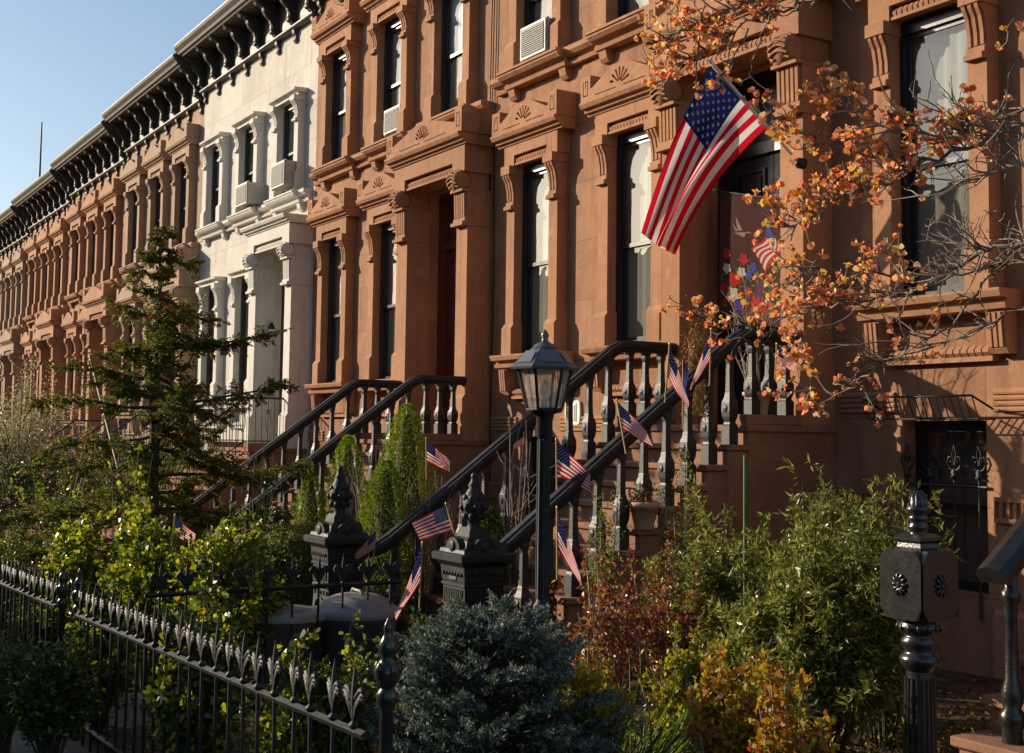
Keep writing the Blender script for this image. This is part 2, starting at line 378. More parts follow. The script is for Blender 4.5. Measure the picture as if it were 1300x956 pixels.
# ------------------------------------------------------------------ row house modules (local: x along, y=-p outward, z up)
def console(mb, x0, x1, z0, z1, p0=.15, sc=1.0, ribs=4):
    h = z1-z0; w_ = x1-x0
    prof = [(0,z0),(p0+.055,z0),(p0+.055,z0+.045),(p0+.02,z0+.06),(p0+.02,z0+.10),(p0+.005,z0+.12),(p0+.01,z0+h*.4),(p0+.035,z0+h*.62),(p0+.075,z0+h*.74),(p0+.085,z0+h*.80),(0,z0+h*.80)]
    body = [(max(p-.018,0) if 4<i<10 else p, z) for i,(p,z) in enumerate(prof)]
    mb.prism(body, x0+.004, x1-.004)
    for k in range(ribs):
        a = x0+w_*(k+.12)/ribs; b = x0+w_*(k+.66)/ribs
        mb.prism([(0.01,z0+.11)]+prof[5:-1]+[(0.01,z0+h*.8)], a, b)
    mb.box(x0-.012, x1+.012, 0, -(p0+.095), z0+h*.80, z1)
def fan(cm, cx, cz, r0, r1, n, y):
    for k in range(n):
        a = pi*(.1+.8*k/(n-1)); c, s_ = math.cos(a), math.sin(a); w0, w1 = .008, .016
        P = [(cx+c*r0-s_*w0, cz+s_*r0+c*w0), (cx+c*r0+s_*w0, cz+s_*r0-c*w0), (cx+c*r1+s_*w1, cz+s_*r1-c*w1), (cx+c*r1-s_*w1, cz+s_*r1+c*w1)]
        cm.face_prism(P, y-.02, y+.022)
def key(cm, cx, cz, w_, h_, y, fl=1):
    t = .007
    def seg(a, b):
        (x0,z0),(x1,z1) = a, b
        cm.box(min(x0,x1)-t, max(x0,x1)+t, y-.02, y+.018, min(z0,z1)-t, max(z0,z1)+t)
    q = [(-w_*fl*.5,h_*.5),(-w_*fl*.5,-h_*.5),(w_*fl*.5,-h_*.5),(w_*fl*.5,h_*.5),(0,h_*.5),(0,h_*.1)]
    for i in range(len(q)-1): 
        a, b = q[i], q[i+1]
        d = .0011*i
        (x0,z0),(x1,z1) = (cx+a[0],cz+a[1]),(cx+b[0],cz+b[1])
        if abs(x1-x0) > abs(z1-z0): cm.box(min(x0,x1)+t*1.02, max(x0,x1)-t*1.02, y-.02, y+.018-d, min(z0,z1)-t, max(z0,z1)+t)
        else: cm.box(x0-t, x0+t, y-.021, y+.018-d, min(z0,z1)-t*.99, max(z0,z1)+t*.99)
MESH = {}
def pediment_mesh(hw, h, p, mat, near, big=False):
    k = ('ped', hw, h, p, mat, near, big)
    if k in MESH: return MESH[k]
    mb = MB(); e = .19
    lo = h*.48
    out = [(-hw,0),(hw,0),(hw,h),(hw-e,h),(hw-e,lo),(hw-e-.04,lo),(.16,h*1.02),(-.16,h*1.02),(-hw+e+.04,lo),(-hw+e,lo),(-hw+e,h),(-hw,h)]
    mb.face_prism(out, -p, 0)
    me = mb.mesh('pediment', M[mat], fix=True)
    if near:
        cm = MB(); fan(cm, 0, h*.26, .035, h*.62, 7 if not big else 9, -p)
        key(cm, -hw+e*.5, h*.52, .085, h*.55, -p, 1); key(cm, hw-e*.5, h*.52, .085, h*.55, -p, -1)
        cm.box(-hw*.62, -.07, -p-.02, -p+.014, h*.16-.006, h*.16+.006); cm.box(.07, hw*.62, -p-.02, -p+.014, h*.16-.006, h*.16+.006)
        me = carve(me, cm)
    MESH[k] = me; return me
def surround_mesh(w_, hs, ped, mat, near, sill='full', ch=.56):
    """w_: opening width, hs: opening height. z=0 at the sill top."""
    k = ('sur', w_, hs, ped, mat, near, sill, ch)
    if k in MESH: return MESH[k]
    mb = MB(); a = w_/2; pw = .185
    for s_ in (-1, 1):
        x0, x1 = (a, a+pw) if s_ > 0 else (-a-pw, -a)
        mb.box(x0, x1, 0, -.145, .40, hs-ch)
        mb.prism([(0,0),(.19,0),(.19,.34),(.147,.40),(0,.40)], x0-.02, x1+.02)
        console(mb, x0, x1, hs-ch, hs, .145, 1, 3 if near else 2)
        # chamfered shoulder on the face of the pilaster base
    # frieze with rope band
    fz = hs
    if sill == 'flat':
        mb.box(-a-pw-.02, a+pw+.02, 0, -.165, fz, fz+.05)
        mb.prism([(0,fz+.05),(.18,fz+.05),(.20,fz+.075),(.245,fz+.085),(.255,fz+.125),(0,fz+.14)], -a-pw-.05, a+pw+.05)
        MESH[k] = mb.mesh('surround', M[mat]); return MESH[k]
    mb.box(-a-pw-.03, a+pw+.03, 0, -.175, fz+.13, fz+.27)
    mb.box(-a-pw-.03, -a+.02, 0, -.175, fz, fz+.13); mb.box(a-.02, a+pw+.03, 0, -.175, fz, fz+.13)
    mb.box(-a+.02, a-.02, 0, -.10, fz+.02, fz+.13)
    n = 13 if near else 5
    for i in range(n):
        x = -a+.03+(w_-.06)*(i+.5)/n; q = (w_-.06)/n*.36
        mb.prism([(.09,fz+.03),(.15,fz+.03),(.16,fz+.07),(.13,fz+.105),(.09,fz+.105)], x-q, x+q)
    mb.box(-a+.02, a-.02, -.09, -.165, fz+.0, fz+.028)
    # cornice mouldings
    hw = a+pw+.16
    zc = fz+.27
    mb.prism([(0,zc),(.19,zc),(.20,zc+.03),(.235,zc+.035),(.245,zc+.07),(.29,zc+.078),(.315,zc+.12),(.315,zc+.145),(0,zc+.145)], -hw, hw)
    MESH[k] = mb.mesh('surround', M[mat]); return MESH[k]
def sill_mesh(w_, mat, kind, near):
    k = ('sill', w_, mat, kind, near)
    if k in MESH: return MESH[k]
    mb = MB(); a = w_/2+.36
    if kind == 'parlor':
        mb.prism([(0,-.155),(.19,-.155),(.205,-.11),(.17,-.105),(.17,-.075),(.25,-.065),(.27,-.02),(.27,0),(0,0)], -a, a)
        for s_ in (-1, 1):
            x = s_*(a-.13)
            mb.prism([(0,-.50),(.10,-.50),(.13,-.46),(.155,-.157),(0,-.157)], x-.085, x+.085)
            for q in (-.05, 0, .05): mb.prism([(.08,-.47),(.145,-.45),(.172,-.18),(.08,-.18)], x+q-.015, x+q+.015)
        mb.prism([(0,-.55),(.07,-.55),(.07,-.51),(0,-.51)], -a+.22, a-.22)
        n = 15 if near else 6
        for i in range(n):
            x = -a+.24+(2*a-.48)*(i+.5)/n; q = (2*a-.48)/n*.4
            mb.prism([(0,-.508),(.06,-.508),(.088,-.48),(.085,-.45),(.05,-.425),(0,-.42)], x-q, x+q)
    else:
        a = w_/2+.28
        mb.prism([(0,-.20),(.13,-.20),(.145,-.155),(.12,-.15),(.12,-.12),(.21,-.10),(.25,-.06),(.25,-.035),(.27,-.03),(.27,0),(0,0)], -a, a)
        for s_ in (-1, 1):
            x = s_*(a-.11)
            mb.prism([(0,-.34),(.05,-.34),(.085,-.30),(.11,-.202),(0,-.202)], x-.07, x+.07)
    MESH[k] = mb.mesh('sill', M[mat]); return MESH[k]

def window(root, cx, zs, w_, hs, mat, ped, near, shade, kind, hood=True, ch=.56, ph=.30):
    """window part (frame) with pane, curtain, surround, sill, pediment sub-parts"""
    k = ('frame', w_, hs)
    a = w_/2
    if k not in MESH:
        mb = MB(); y0, y1 = .03, .12; t = .065; mz = hs*.47
        mb.box(-a, -a+t, y0, y1, 0, hs); mb.box(a-t, a, y0, y1, 0, hs)
        mb.box(-a+t, a-t, y0, y1, hs-.11, hs); mb.box(-a+t, a-t, y0, y1, 0, .06)
        # sashes
        s0 = -a+t; s1 = a-t
        for (b0, b1, yy) in ((.06, mz+.02, .085), (mz-.02, hs-.11, .06)):
            mb.box(s0, s0+.035, yy, yy+.028, b0, b1); mb.box(s1-.035, s1, yy, yy+.028, b0, b1)
            mb.box(s0+.035, s1-.035, yy+.001, yy+.027, b0, b0+.045); mb.box(s0+.035, s1-.035, yy+.001, yy+.027, b1-.04, b1)
        MESH[k] = mb.mesh('window', M['frame'])
        pb = MB()
        [pb.add([(s0+.034,yy,b0),(s1-.034,yy,b0),(s1-.034,yy,b1),(s0+.034,yy,b1)], [(0,1,2,3)]) for yy, b0, b1 in ((.099,.104,mz-.021),(.074,mz+.024,hs-.149))]
        MESH[k+('p',)] = pb.mesh('pane', M['pane'])
        cb = MB(); nseg = 24; vs_ = []
        for i in range(nseg+1):
            x = -a+.03+(w_-.06)*i/nseg; y = .135+.006*math.sin(i*1.3)+.003*math.sin(i*2.9)
            vs_ += [(x, y, .03), (x, y, hs-.05)]
        cb.add(vs_, [(2*i, 2*i+2, 2*i+3, 2*i+1) for i in range(nseg)], 0, True)
        MESH[k+('c',)] = cb
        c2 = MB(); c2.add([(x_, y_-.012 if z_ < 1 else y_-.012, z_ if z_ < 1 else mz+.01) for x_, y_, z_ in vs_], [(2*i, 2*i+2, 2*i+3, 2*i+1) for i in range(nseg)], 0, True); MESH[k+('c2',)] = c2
    f = link('window', MESH[k], root, (cx, -.05, zs))
    link('pane', MESH[k+('p',)], f)
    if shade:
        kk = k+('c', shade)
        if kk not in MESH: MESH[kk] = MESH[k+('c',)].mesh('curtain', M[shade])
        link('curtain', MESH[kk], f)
        if shade in ('shade', 'blind_white'):  # upper half stays paler, painting the sky reflection of the upper sash
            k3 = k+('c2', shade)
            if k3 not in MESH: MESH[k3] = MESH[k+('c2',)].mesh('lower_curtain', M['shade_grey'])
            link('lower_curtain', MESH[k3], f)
    if hood: link('surround', surround_mesh(w_, hs, ped, mat, near, 'full' if ped else 'flat', ch), f, (0, .05, 0))
    link('sill', sill_mesh(w_, mat, kind, near), f, (0, .05, 0))
    if ped: link('pediment', pediment_mesh(a+.185+.17, ph, .285, mat, near), f, (0, .05, hs+.417))
    return f

def portico(root, cx, z0, ztop, mat, near, doormat, ped):
    """door surround; z0 landing, ztop soffit"""
    k = ('port', mat, near, z0, ztop)
    if k not in MESH:
        mb = MB(); a = .73; pw = .29; P = .36; zc = ztop-.72
        for s_ in (-1, 1):
            x0, x1 = (a, a+pw) if s_ > 0 else (-a-pw, -a)
            mb.prism([(0,z0),(P+.05,z0),(P+.05,z0+.55),(P,z0+.62),(0,z0+.62)], x0-.02, x1+.02)
            mb.box(x0, x1, 0, -P, z0+.62, zc)
            # large fluted console with volute
            mb.prism([(0,zc),(P+.09,zc),(P+.09,zc+.045),(P+.05,zc+.06),(P+.05,zc+.10),(P+.02,zc+.12),(P+.02,zc+.45),(0,zc+.45)], x0-.012, x1+.012)
            for q in range(5):
                u = x0+pw*(q+.5)/5
                mb.prism([(P,zc+.11),(P+.045,zc+.11),(P+.055,zc+.44),(P,zc+.44)], u-.018, u+.018)
            mb.prism([(0,zc+.45),(P+.10,zc+.45),(P+.10,zc+.485),(0,zc+.485)], x0-.02, x1+.02)
            prf = [(.075,x0+.02),(.125,x0+.024),(.125,x1-.024),(.075,x1-.02)]
            mb.lathe(prf, (0,-(P+.055),zc+.60), 20, 0, 'x')
            mb.box(x0+.03, x1-.03, 0, -(P+.06), zc+.485, ztop)
            for q in range(6):
                w0 = -.9+q*.42
                cy_, cz_ = -(P+.055)-math.cos(w0)*.125, zc+.60+math.sin(w0)*.125
                pts = [(x0+.03+(pw-.06)*t, cy_-math.cos(w0)*.012*math.sin(pi*t)-.004, cz_+.035*math.sin(pi*t)) for t in (0,.2,.4,.6,.8,1)]
                mb.tube(pts, .013, 5)
        hw = a+pw+.02
        mb.box(-hw, hw, 0, -(P+.07), ztop+.15, ztop+.36)
        mb.box(-hw, -a+.02, 0, -(P+.07), ztop, ztop+.15); mb.box(a-.02, hw, 0, -(P+.07), ztop, ztop+.15)
        mb.box(-a+.02, a-.02, 0, -(P-.02), ztop+.02, ztop+.15)
        n = 22
        for i in range(n):
            x = -a+.03+(2*a-.06)*(i+.5)/n; q = (2*a-.06)/n*.36
            mb.prism([(P-.03,ztop+.04),(P+.03,ztop+.04),(P+.04,ztop+.08),(P+.01,ztop+.12),(P-.03,ztop+.12)], x-q, x+q)
        mb.box(-a+.02, a-.02, -(P-.03), -(P+.05), ztop, ztop+.03)
        zc = ztop+.36; hw += .06
        mb.prism([(0,zc),(P+.09,zc),(P+.10,zc+.03),(P+.135,zc+.035),(P+.145,zc+.07),(P+.19,zc+.078),(P+.215,zc+.12),(P+.215,zc+.145),(0,zc+.145)], -hw, hw)
        MESH[k] = mb.mesh('door_surround', M[mat])
    s = link('door_surround', MESH[k], root, (cx, 0, 0))
    if ped: link('pediment', pediment_mesh(1.12, .33, .53, mat, near, True), s, (0, 0, ztop+.507))
    # door recessed
    k = ('door', doormat, z0, ztop)
    if k not in MESH:
        mb = MB(); Y = .25; a = .73
        mb.box(-a, -a+.10, Y-.10, Y+.05, z0, ztop); mb.box(a-.10, a, Y-.10, Y+.05, z0, ztop)
        mb.box(-a+.10, a-.10, Y-.10, Y+.05, ztop-.10, ztop); mb.box(-a+.1, a-.1, Y-.06, Y+.05, ztop-.82, ztop-.70)
        mb.box(-a+.1, a-.1, Y+.0, Y+.03, ztop-.70, ztop-.10)
        for s_ in (-1, 1):
            x0, x1 = (.006, a-.102) if s_ > 0 else (-a+.102, -.006)
            mb.box(x0, x1, Y, Y+.05, z0+.02, ztop-.822)
            for (b0, b1) in ((z0+.14, z0+.75), (z0+.88, z0+1.02), (z0+1.15, ztop-.95)):
                e0, e1 = x0+.10, x1-.10
                mb.box(e0, e1, Y-.022, Y+.001, b0, b0+.03); mb.box(e0, e1, Y-.022, Y+.001, b1-.03, b1)
                mb.box(e0, e0+.03, Y-.022, Y+.001, b0+.03, b1-.03); mb.box(e1-.03, e1, Y-.022, Y+.001, b0+.03, b1-.03)
                mb.box(e0+.07, e1-.07, Y-.012, Y+.001, b0+.07, b1-.07) if b1-b0 > .2 else None
        MESH[k] = mb.mesh('door', M[doormat])
        hb = MB(); hb.lathe([(.012,0),(.012,-.03),(.03,-.045),(.03,-.07),(.012,-.085)], (.06, Y, z0+1.05), 12, 0, 'y')
        MESH[k+('h',)] = hb.mesh('handle', M['gold'])
    d = link('door', MESH[k], root, (cx, 0, 0)); link('handle', MESH[k+('h',)], d)

def holes_wall(mb, x0, x1, z0, z1, y, holes, depths):
    xs = sorted({x0, x1, *[h[0] for h in holes], *[h[1] for h in holes]}); zs = sorted({z0, z1, *[h[2] for h in holes], *[h[3] for h in holes]})
    for i in range(len(xs)-1):
        for j in range(len(zs)-1):
            cx, cz = (xs[i]+xs[i+1])/2, (zs[j]+zs[j+1])/2
            if any(h[0] < cx < h[1] and h[2] < cz < h[3] for h in holes): continue
            mb.add([(xs[i],y,zs[j]),(xs[i+1],y,zs[j]),(xs[i+1],y,zs[j+1]),(xs[i],y,zs[j+1])], [(0,1,2,3)])
    for (a,b,c,d), q in zip(holes, depths):
        mb.add([(a,y,c),(b,y,c),(b,y,d),(a,y,d),(a,y+q,c),(b,y+q,c),(b,y+q,d),(a,y+q,d)], [(0,4,5,1),(1,5,6,2),(2,6,7,3),(3,7,4,0)])

PZ = 2.95      # parlor sill
SZ = 6.62      # second floor sill
LZ = 2.06      # landing
def cornice(root, W, z0, near, drops, mirror=False):
    k = ('corn', W, z0)
    if k not in MESH:
        mb = MB()
        mb.prism([(0,z0),(.10,z0),(.14,z0+.03),(.14,z0+.06),(.09,z0+.075),(.09,z0+.10),(0,z0+.10)], 0.02, W-.02)
        mb.box(.02, W-.02, 0, -.06, z0+.10, z0+.72)
        z1 = z0+.72
        mb.prism([(0,z1),(.58,z1),(.60,z1+.04),(.64,z1+.05),(.66,z1+.10),(.72,z1+.17),(.74,z1+.22),(.74,z1+.25),(0,z1+.25)], 0.01, W-.01)
        MESH[k] = mb.mesh('cornice', M['cornice'])
        bb = MB()
        bb.prism([(.06,.0),(.13,.0),(.17,.05),(.20,.12),(.19,.20),(.22,.28),(.31,.36),(.36,.44),(.38,.50),(.46,.56),(.55,.60),(.58,.66),(.58,.72),(.06,.72)], -.06, .06)
        bb.prism([(.15,.10),(.215,.12),(.205,.20),(.235,.28),(.325,.36),(.375,.44),(.15,.44)], -.035, .035)
        bb.lathe([(.03,-.085),(.055,-.08),(.055,.08),(.03,.085)], (0,-.47,.60), 12, 0, 'x')
        bb.lathe([(.02,-.08),(.04,-.075),(.04,.075),(.02,.08)], (0,-.17,.08), 10, 0, 'x')
        MESH['cbr'] = bb.mesh('bracket', M['cornice'])
        db = MB(); db.prism([(0,-.24),(.03,-.24),(.07,-.19),(.05,-.12),(.09,-.06),(.10,0),(0,0)], -.045, .045)
        MESH['cdr'] = db.mesh('drop', M['cornice'])
        MESH['cop'] = 1
    c = link('cornice', MESH[k], root)
    n = 8
    for i in range(n):
        x = .14+(W-.28)*i/(n-1)
        link('bracket', MESH['cbr'], c, (x, 0, z0+.0995))
        if drops: link('drop', MESH['cdr'], c, (x, 0, z0))
    k2 = ('cop', W)
    if k2 not in MESH:
        mb = MB(); mb.prism([(-.4,0),(.72,0),(.70,.035),(.3,.09),(-.4,.10)], .02, W-.02); MESH[k2] = mb.mesh('roof_coping', M['coping'])
    link('roof_coping', MESH[k2], c, (0, 0, z0+.972))
    return c

def house(xl, W, dz, mat, style, near, label, name='brownstone_house', shades=None, acs=(), doormat='door', basement=True, ww=.80):
    root = empty(name, (xl, 8.5, dz), label, 'row house', 'row houses along the street')
    trim = mat+'_trim'; cx = [1.13, 3.15]; dc = W-1.12; top = 9.7
    pa = .40; ph = 2.42; s2h = 1.95 if style == 'ped' else 1.75
    holes = []; dep = []
    for c in cx: holes.append((c-.40, c+.40, PZ, PZ+ph)); dep.append(.14)
    holes.append((dc-.73, dc+.73, LZ, 5.62)); dep.append(.31)
    c2 = cx+[dc]
    for c in c2: holes.append((c-.42, c+.42, SZ, SZ+s2h)); dep.append(.14)
    bw = []
    for c in cx: holes.append((c-.42, c+.42, .55, 1.93)); dep.append(.30); bw.append(c)
    mb = MB(); holes_wall(mb, 0, W, -.3, top+.97, 0, holes, dep)
    # side, back, roof
    mb.add([(0,0,-.3),(0,10,-.3),(0,10,top+.9),(0,0,top+.97)], [(0,3,2,1)])
    mb.add([(W,0,-.3),(W,10,-.3),(W,10,top+.9),(W,0,top+.97)], [(0,1,2,3)])
    mb.add([(0,10,-.3),(W,10,-.3),(W,10,top+.9),(0,10,top+.9)], [(3,2,1,0)])
    # closed backs of the door recess
    wl = mb.obj('wall', M[mat], root)
    rb = MB(); rb.add([(0,0,top+.965),(W,0,top+.965),(W,10,top+.895),(0,10,top+.895)], [(0,1,2,3)]); rb.obj('roof', M['coping'], root)
    # rusticated bands of the basement storey
    xs = [0.0, cx[0]-.5, cx[0]+.5, cx[1]-.5, cx[1]+.5, dc-1.03]
    for q in (0, 2, 4):
        x0, x1 = xs[q], xs[q+1]; bb = MB(); c_ = [(0,1.995)]
        for i in range(4): c_ += [(.022,2.003+i*.045),(.026,2.02+i*.045),(.016,2.036+i*.045),(.004,2.04+i*.045)]
        bb.prism(c_+[(0,2.185)], x0, x1); bb.obj('grooved_band', M[trim], root)
        bb = MB(); bb.box(x0, x1, 0, -.006, 1.13, 1.33); bb.prism([(0,1.13),(.03,1.13),(.03,1.165),(0,1.17)], x0, x1); bb.prism([(0,1.29),(.03,1.295),(.03,1.33),(0,1.33)], x0, x1)
        n = max(2, int((x1-x0)/.062))
        for j in range(n+1):
            x = x0+(x1-x0)*j/n; bb.box(max(x0, x-.012), min(x1, x+.012), -.004, -.028, 1.166, 1.294)
        bb.obj('slotted_band', M[trim], root)
        bb = MB(); bb.prism([(0,-.3),(.06,-.3),(.06,.42),(.02,.46),(0,.46)], x0, x1); bb.obj('plinth', M[trim], root)
    for c in bw:
        mb = MB(); mb.box(c-.42, c-.36, .15, .24, .55, 1.93); mb.box(c+.36, c+.42, .15, .24, .55, 1.93); mb.box(c-.36, c+.36, .15, .24, 1.84, 1.93); mb.box(c-.36, c+.36, .15, .24, .55, .62)
        mb.box(c-.36, c+.36, .16, .22, 1.2, 1.25)
        f = mb.obj('basement_window', M['frame'], root)
        pb = MB(); pb.box(c-.355, c+.355, .19, .194, .625, 1.835); pb.obj('pane', M['pane'], f)
        sb = MB(); sb.add([(c-.42,.29,.5),(c+.42,.29,.5),(c+.42,.29,1.95),(c-.42,.29,1.95)], [(0,1,2,3)]); sb.obj('curtain', M['shade_dark'], f)
    shades = shades or ['shade_grey']*5
    for i, c in enumerate(cx):
        window(root, c, PZ, .80, ph, trim, style == 'ped', near, shades[i], 'parlor')
    portico(root, dc, LZ, 5.62, trim, near, doormat, style == 'ped')
    for i, c in enumerate(c2):
        window(root, c, SZ, .84, s2h, trim, style == 'ped', near, shades[2+i], 'upper', ch=.46)
    # string course between the upper sills
    for x0, x1 in ((0.12, c2[0]-.70), (c2[0]+.70, c2[1]-.70), (c2[1]+.70, c2[2]-.70), (c2[2]+.70, W-.12)):
        if x1 > x0+.05:
            mb = MB(); mb.prism([(0,SZ-.20),(.07,SZ-.20),(.085,SZ-.155),(.06,SZ-.15),(.06,SZ-.12),(.13,SZ-.10),(.17,SZ-.06),(.17,SZ-.0),(0,SZ)], x0+.001, x1-.001)
            mb.obj('string_course', M[trim], root)
    cornice(root, W, top, near, True)
    # stoop: solid flight of brownstone steps
    mb = MB(); nst = 12; r = LZ/nst; t = .232; y_land = -1.05
    hw = 1.05
    prof = [(0.0,-.3),(0.0,LZ)]
    mb.box(dc-hw+.002, dc+hw-.002, -.002, y_land, -.3, LZ-.06)
    s = mb.obj('stoop', M['step'], root)
    lb = MB(); lb.box(dc-hw-.03, dc+hw+.03, -.37, y_land-.03, LZ-.06, LZ); lb.box(dc-hw-.028, dc+hw+.028, .0, -.3695, LZ-.0605, LZ-.0015)
    for s_ in (-1, 1):
        x = dc+s_*.93; lb.box(x-.13, x+.13, -.42, y_land-.02, LZ, LZ+.09)
    lb.obj('landing', M['step'], s, bevel=.008)
    for i in range(nst-1):
        zt = LZ-r*(i+1); y0 = y_land-t*i
        sb = MB(); sb.box(dc-hw, dc+hw, y0, y0-t, -.3, zt-.05); sb.box(dc-hw-.03, dc+hw+.03, y0+.001, y0-t-.03, zt-.05, zt)
        if ('st', i) not in MESH: MESH[('st', i)] = None
        sb.obj('step', M['step'], s, bevel=.008)
    return root, dc

H = {}
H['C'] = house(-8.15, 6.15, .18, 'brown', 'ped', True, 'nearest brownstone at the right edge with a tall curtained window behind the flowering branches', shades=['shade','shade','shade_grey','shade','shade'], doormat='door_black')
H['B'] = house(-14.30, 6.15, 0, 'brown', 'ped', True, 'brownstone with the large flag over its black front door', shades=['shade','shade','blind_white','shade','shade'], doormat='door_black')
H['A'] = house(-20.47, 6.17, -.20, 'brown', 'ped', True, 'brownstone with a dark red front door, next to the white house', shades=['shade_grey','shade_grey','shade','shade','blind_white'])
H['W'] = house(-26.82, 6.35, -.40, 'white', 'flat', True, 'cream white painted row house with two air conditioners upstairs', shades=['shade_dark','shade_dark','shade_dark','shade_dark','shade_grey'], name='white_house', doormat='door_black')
x = -26.82; names = [('tan','grey tan stone row house directly left of the white house'),('salmon','salmon coloured row house second left of the white house'),('salmon','salmon coloured row house with the thin roof antenna above it'),('tan','row house fourth left of the white house'),('salmon','row house fifth left of the white house, at the left edge of the photo'),('salmon','far row house just past the left edge'),('tan','farthest row house of the terrace')]
for i, (m_, lb_) in enumerate(names):
    x -= 6.25
    H[i] = house(x, 6.25, -.57-.185*i, m_, 'ped', False, lb_, name='brownstone_house', shades=[rnd.choice(['shade_dark','shade_dark','shade_grey','shade','blind_white']) for _ in range(5)])
# ------------------------------------------------------------------ iron stoop railings
def cast_baluster():
    mb = MB()
    mb.sq([(.050,0),(.050,.13),(.040,.14),(.034,.155)])
    mb.sq([(.034,.155),(.046,.19),(.052,.23),(.050,.29),(.034,.33),(.030,.345)])
    mb.sq([(.034,.345),(.028,.36),(.022,.56),(.032,.60),(.034,.63)])
    for s_ in (-1, 1):
        mb.lathe([(.018,0),(.022,.006),(.010,.012)], (0, 0, 0), 10, 0, 'y') if False else None
        for k in range(11):
            z = .365+k*.019
            mb.lathe([(.003,-.006),(.007,0),(.003,.006)], (s_*.024, -.022, z), 5); mb.lathe([(.003,-.006),(.007,0),(.003,.006)], (.024, s_*.022, z), 5)
    for (ax, c) in (('y', (0,-.052,.25)), ('x', (.052,0,.25))):
        pr = [(.026,-.002),(.024,.006),(.016,.004),(.010,.010),(.004,.010)]
        if ax == 'y': pr = [(r, -h) for r, h in pr]
        mb.lathe(pr, c, 10, 0, ax)
    mb.sq([(.034,.63),(.040,.645),(.040,.665)])
    return mb.mesh('baluster', M['iron_old'])
def turned_baluster():
    mb = MB(); mb.lathe([(.05,0),(.05,.05),(.062,.07),(.062,.11),(.04,.13),(.055,.16),(.048,.2),(.034,.24),(.028,.46),(.034,.50),(.030,.52),(.046,.54),(.046,.57),(.03,.58),(.03,.66)], n=14)
    return mb.mesh('baluster', M['iron_gloss'])
BAL = cast_baluster(); BALT = turned_baluster()
LAND_Y, LOW_Y = 7.43, 4.80
def railing(x, zl, label, side, gloss=False):
    """handrail from the door pilaster over the landing, then down the flight to the newel"""
    root = empty('stoop_railing', (x, 8.15, zl), label, 'railing', 'iron stoop railings')
    m = M['iron_gloss'] if gloss else M['iron']
    H0 = .80
    slope = (2.06/12)/.232
    yb = LAND_Y-8.15; yl = LOW_Y-8.15
    zl_low = H0-slope*(yb-yl)
    if gloss: path = [(.0, H0), (yb, H0), (yl+.30, H0-slope*(yb-yl-.30))]; prof = [(-.085,-.05),(.085,-.05),(.085,.0),(.06,.03),(.0,.05),(-.06,.03),(-.085,0)]
    else:
        path = [(.0, H0), (yb+.10, H0), (yb+.02, H0-.012), (yb-.07, H0-.06), (yl+.16, zl_low+.11), (yl+.04, zl_low+.045), (yl-.10, zl_low+.02), (yl-.17, zl_low+.03)]
        prof = [(-.05,-.075),(.05,-.075),(.055,-.045),(.078,-.03),(.082,0.0),(.070,.022),(.040,.026),(.030,.040),(-.030,.040),(-.040,.026),(-.070,.022),(-.082,0),(-.078,-.03),(-.055,-.045)]
    mb = MB(); mb.sweep(path, prof); mb.obj('handrail', m, root, fix=True)
    me = BALT if gloss else BAL
    r = 2.06/12; t = .232
    for k, y in enumerate((-.16, -.36, -.56)):
        b = link('baluster', me, root, (0, y, .09)); b.scale.z = (H0-.07-.09)/.665
    for i in range(11):
        yc = (8.5-1.05)-t*(i+.5)-8.15
        if yc < yl+(.42 if gloss else .10): break
        zt = -r*(i+1); top = H0-slope*(yb-yc)-.075
        b = link('baluster', me, root, (0, yc, zt)); b.scale.z = max(.5, (top-zt)/.665)
    return root
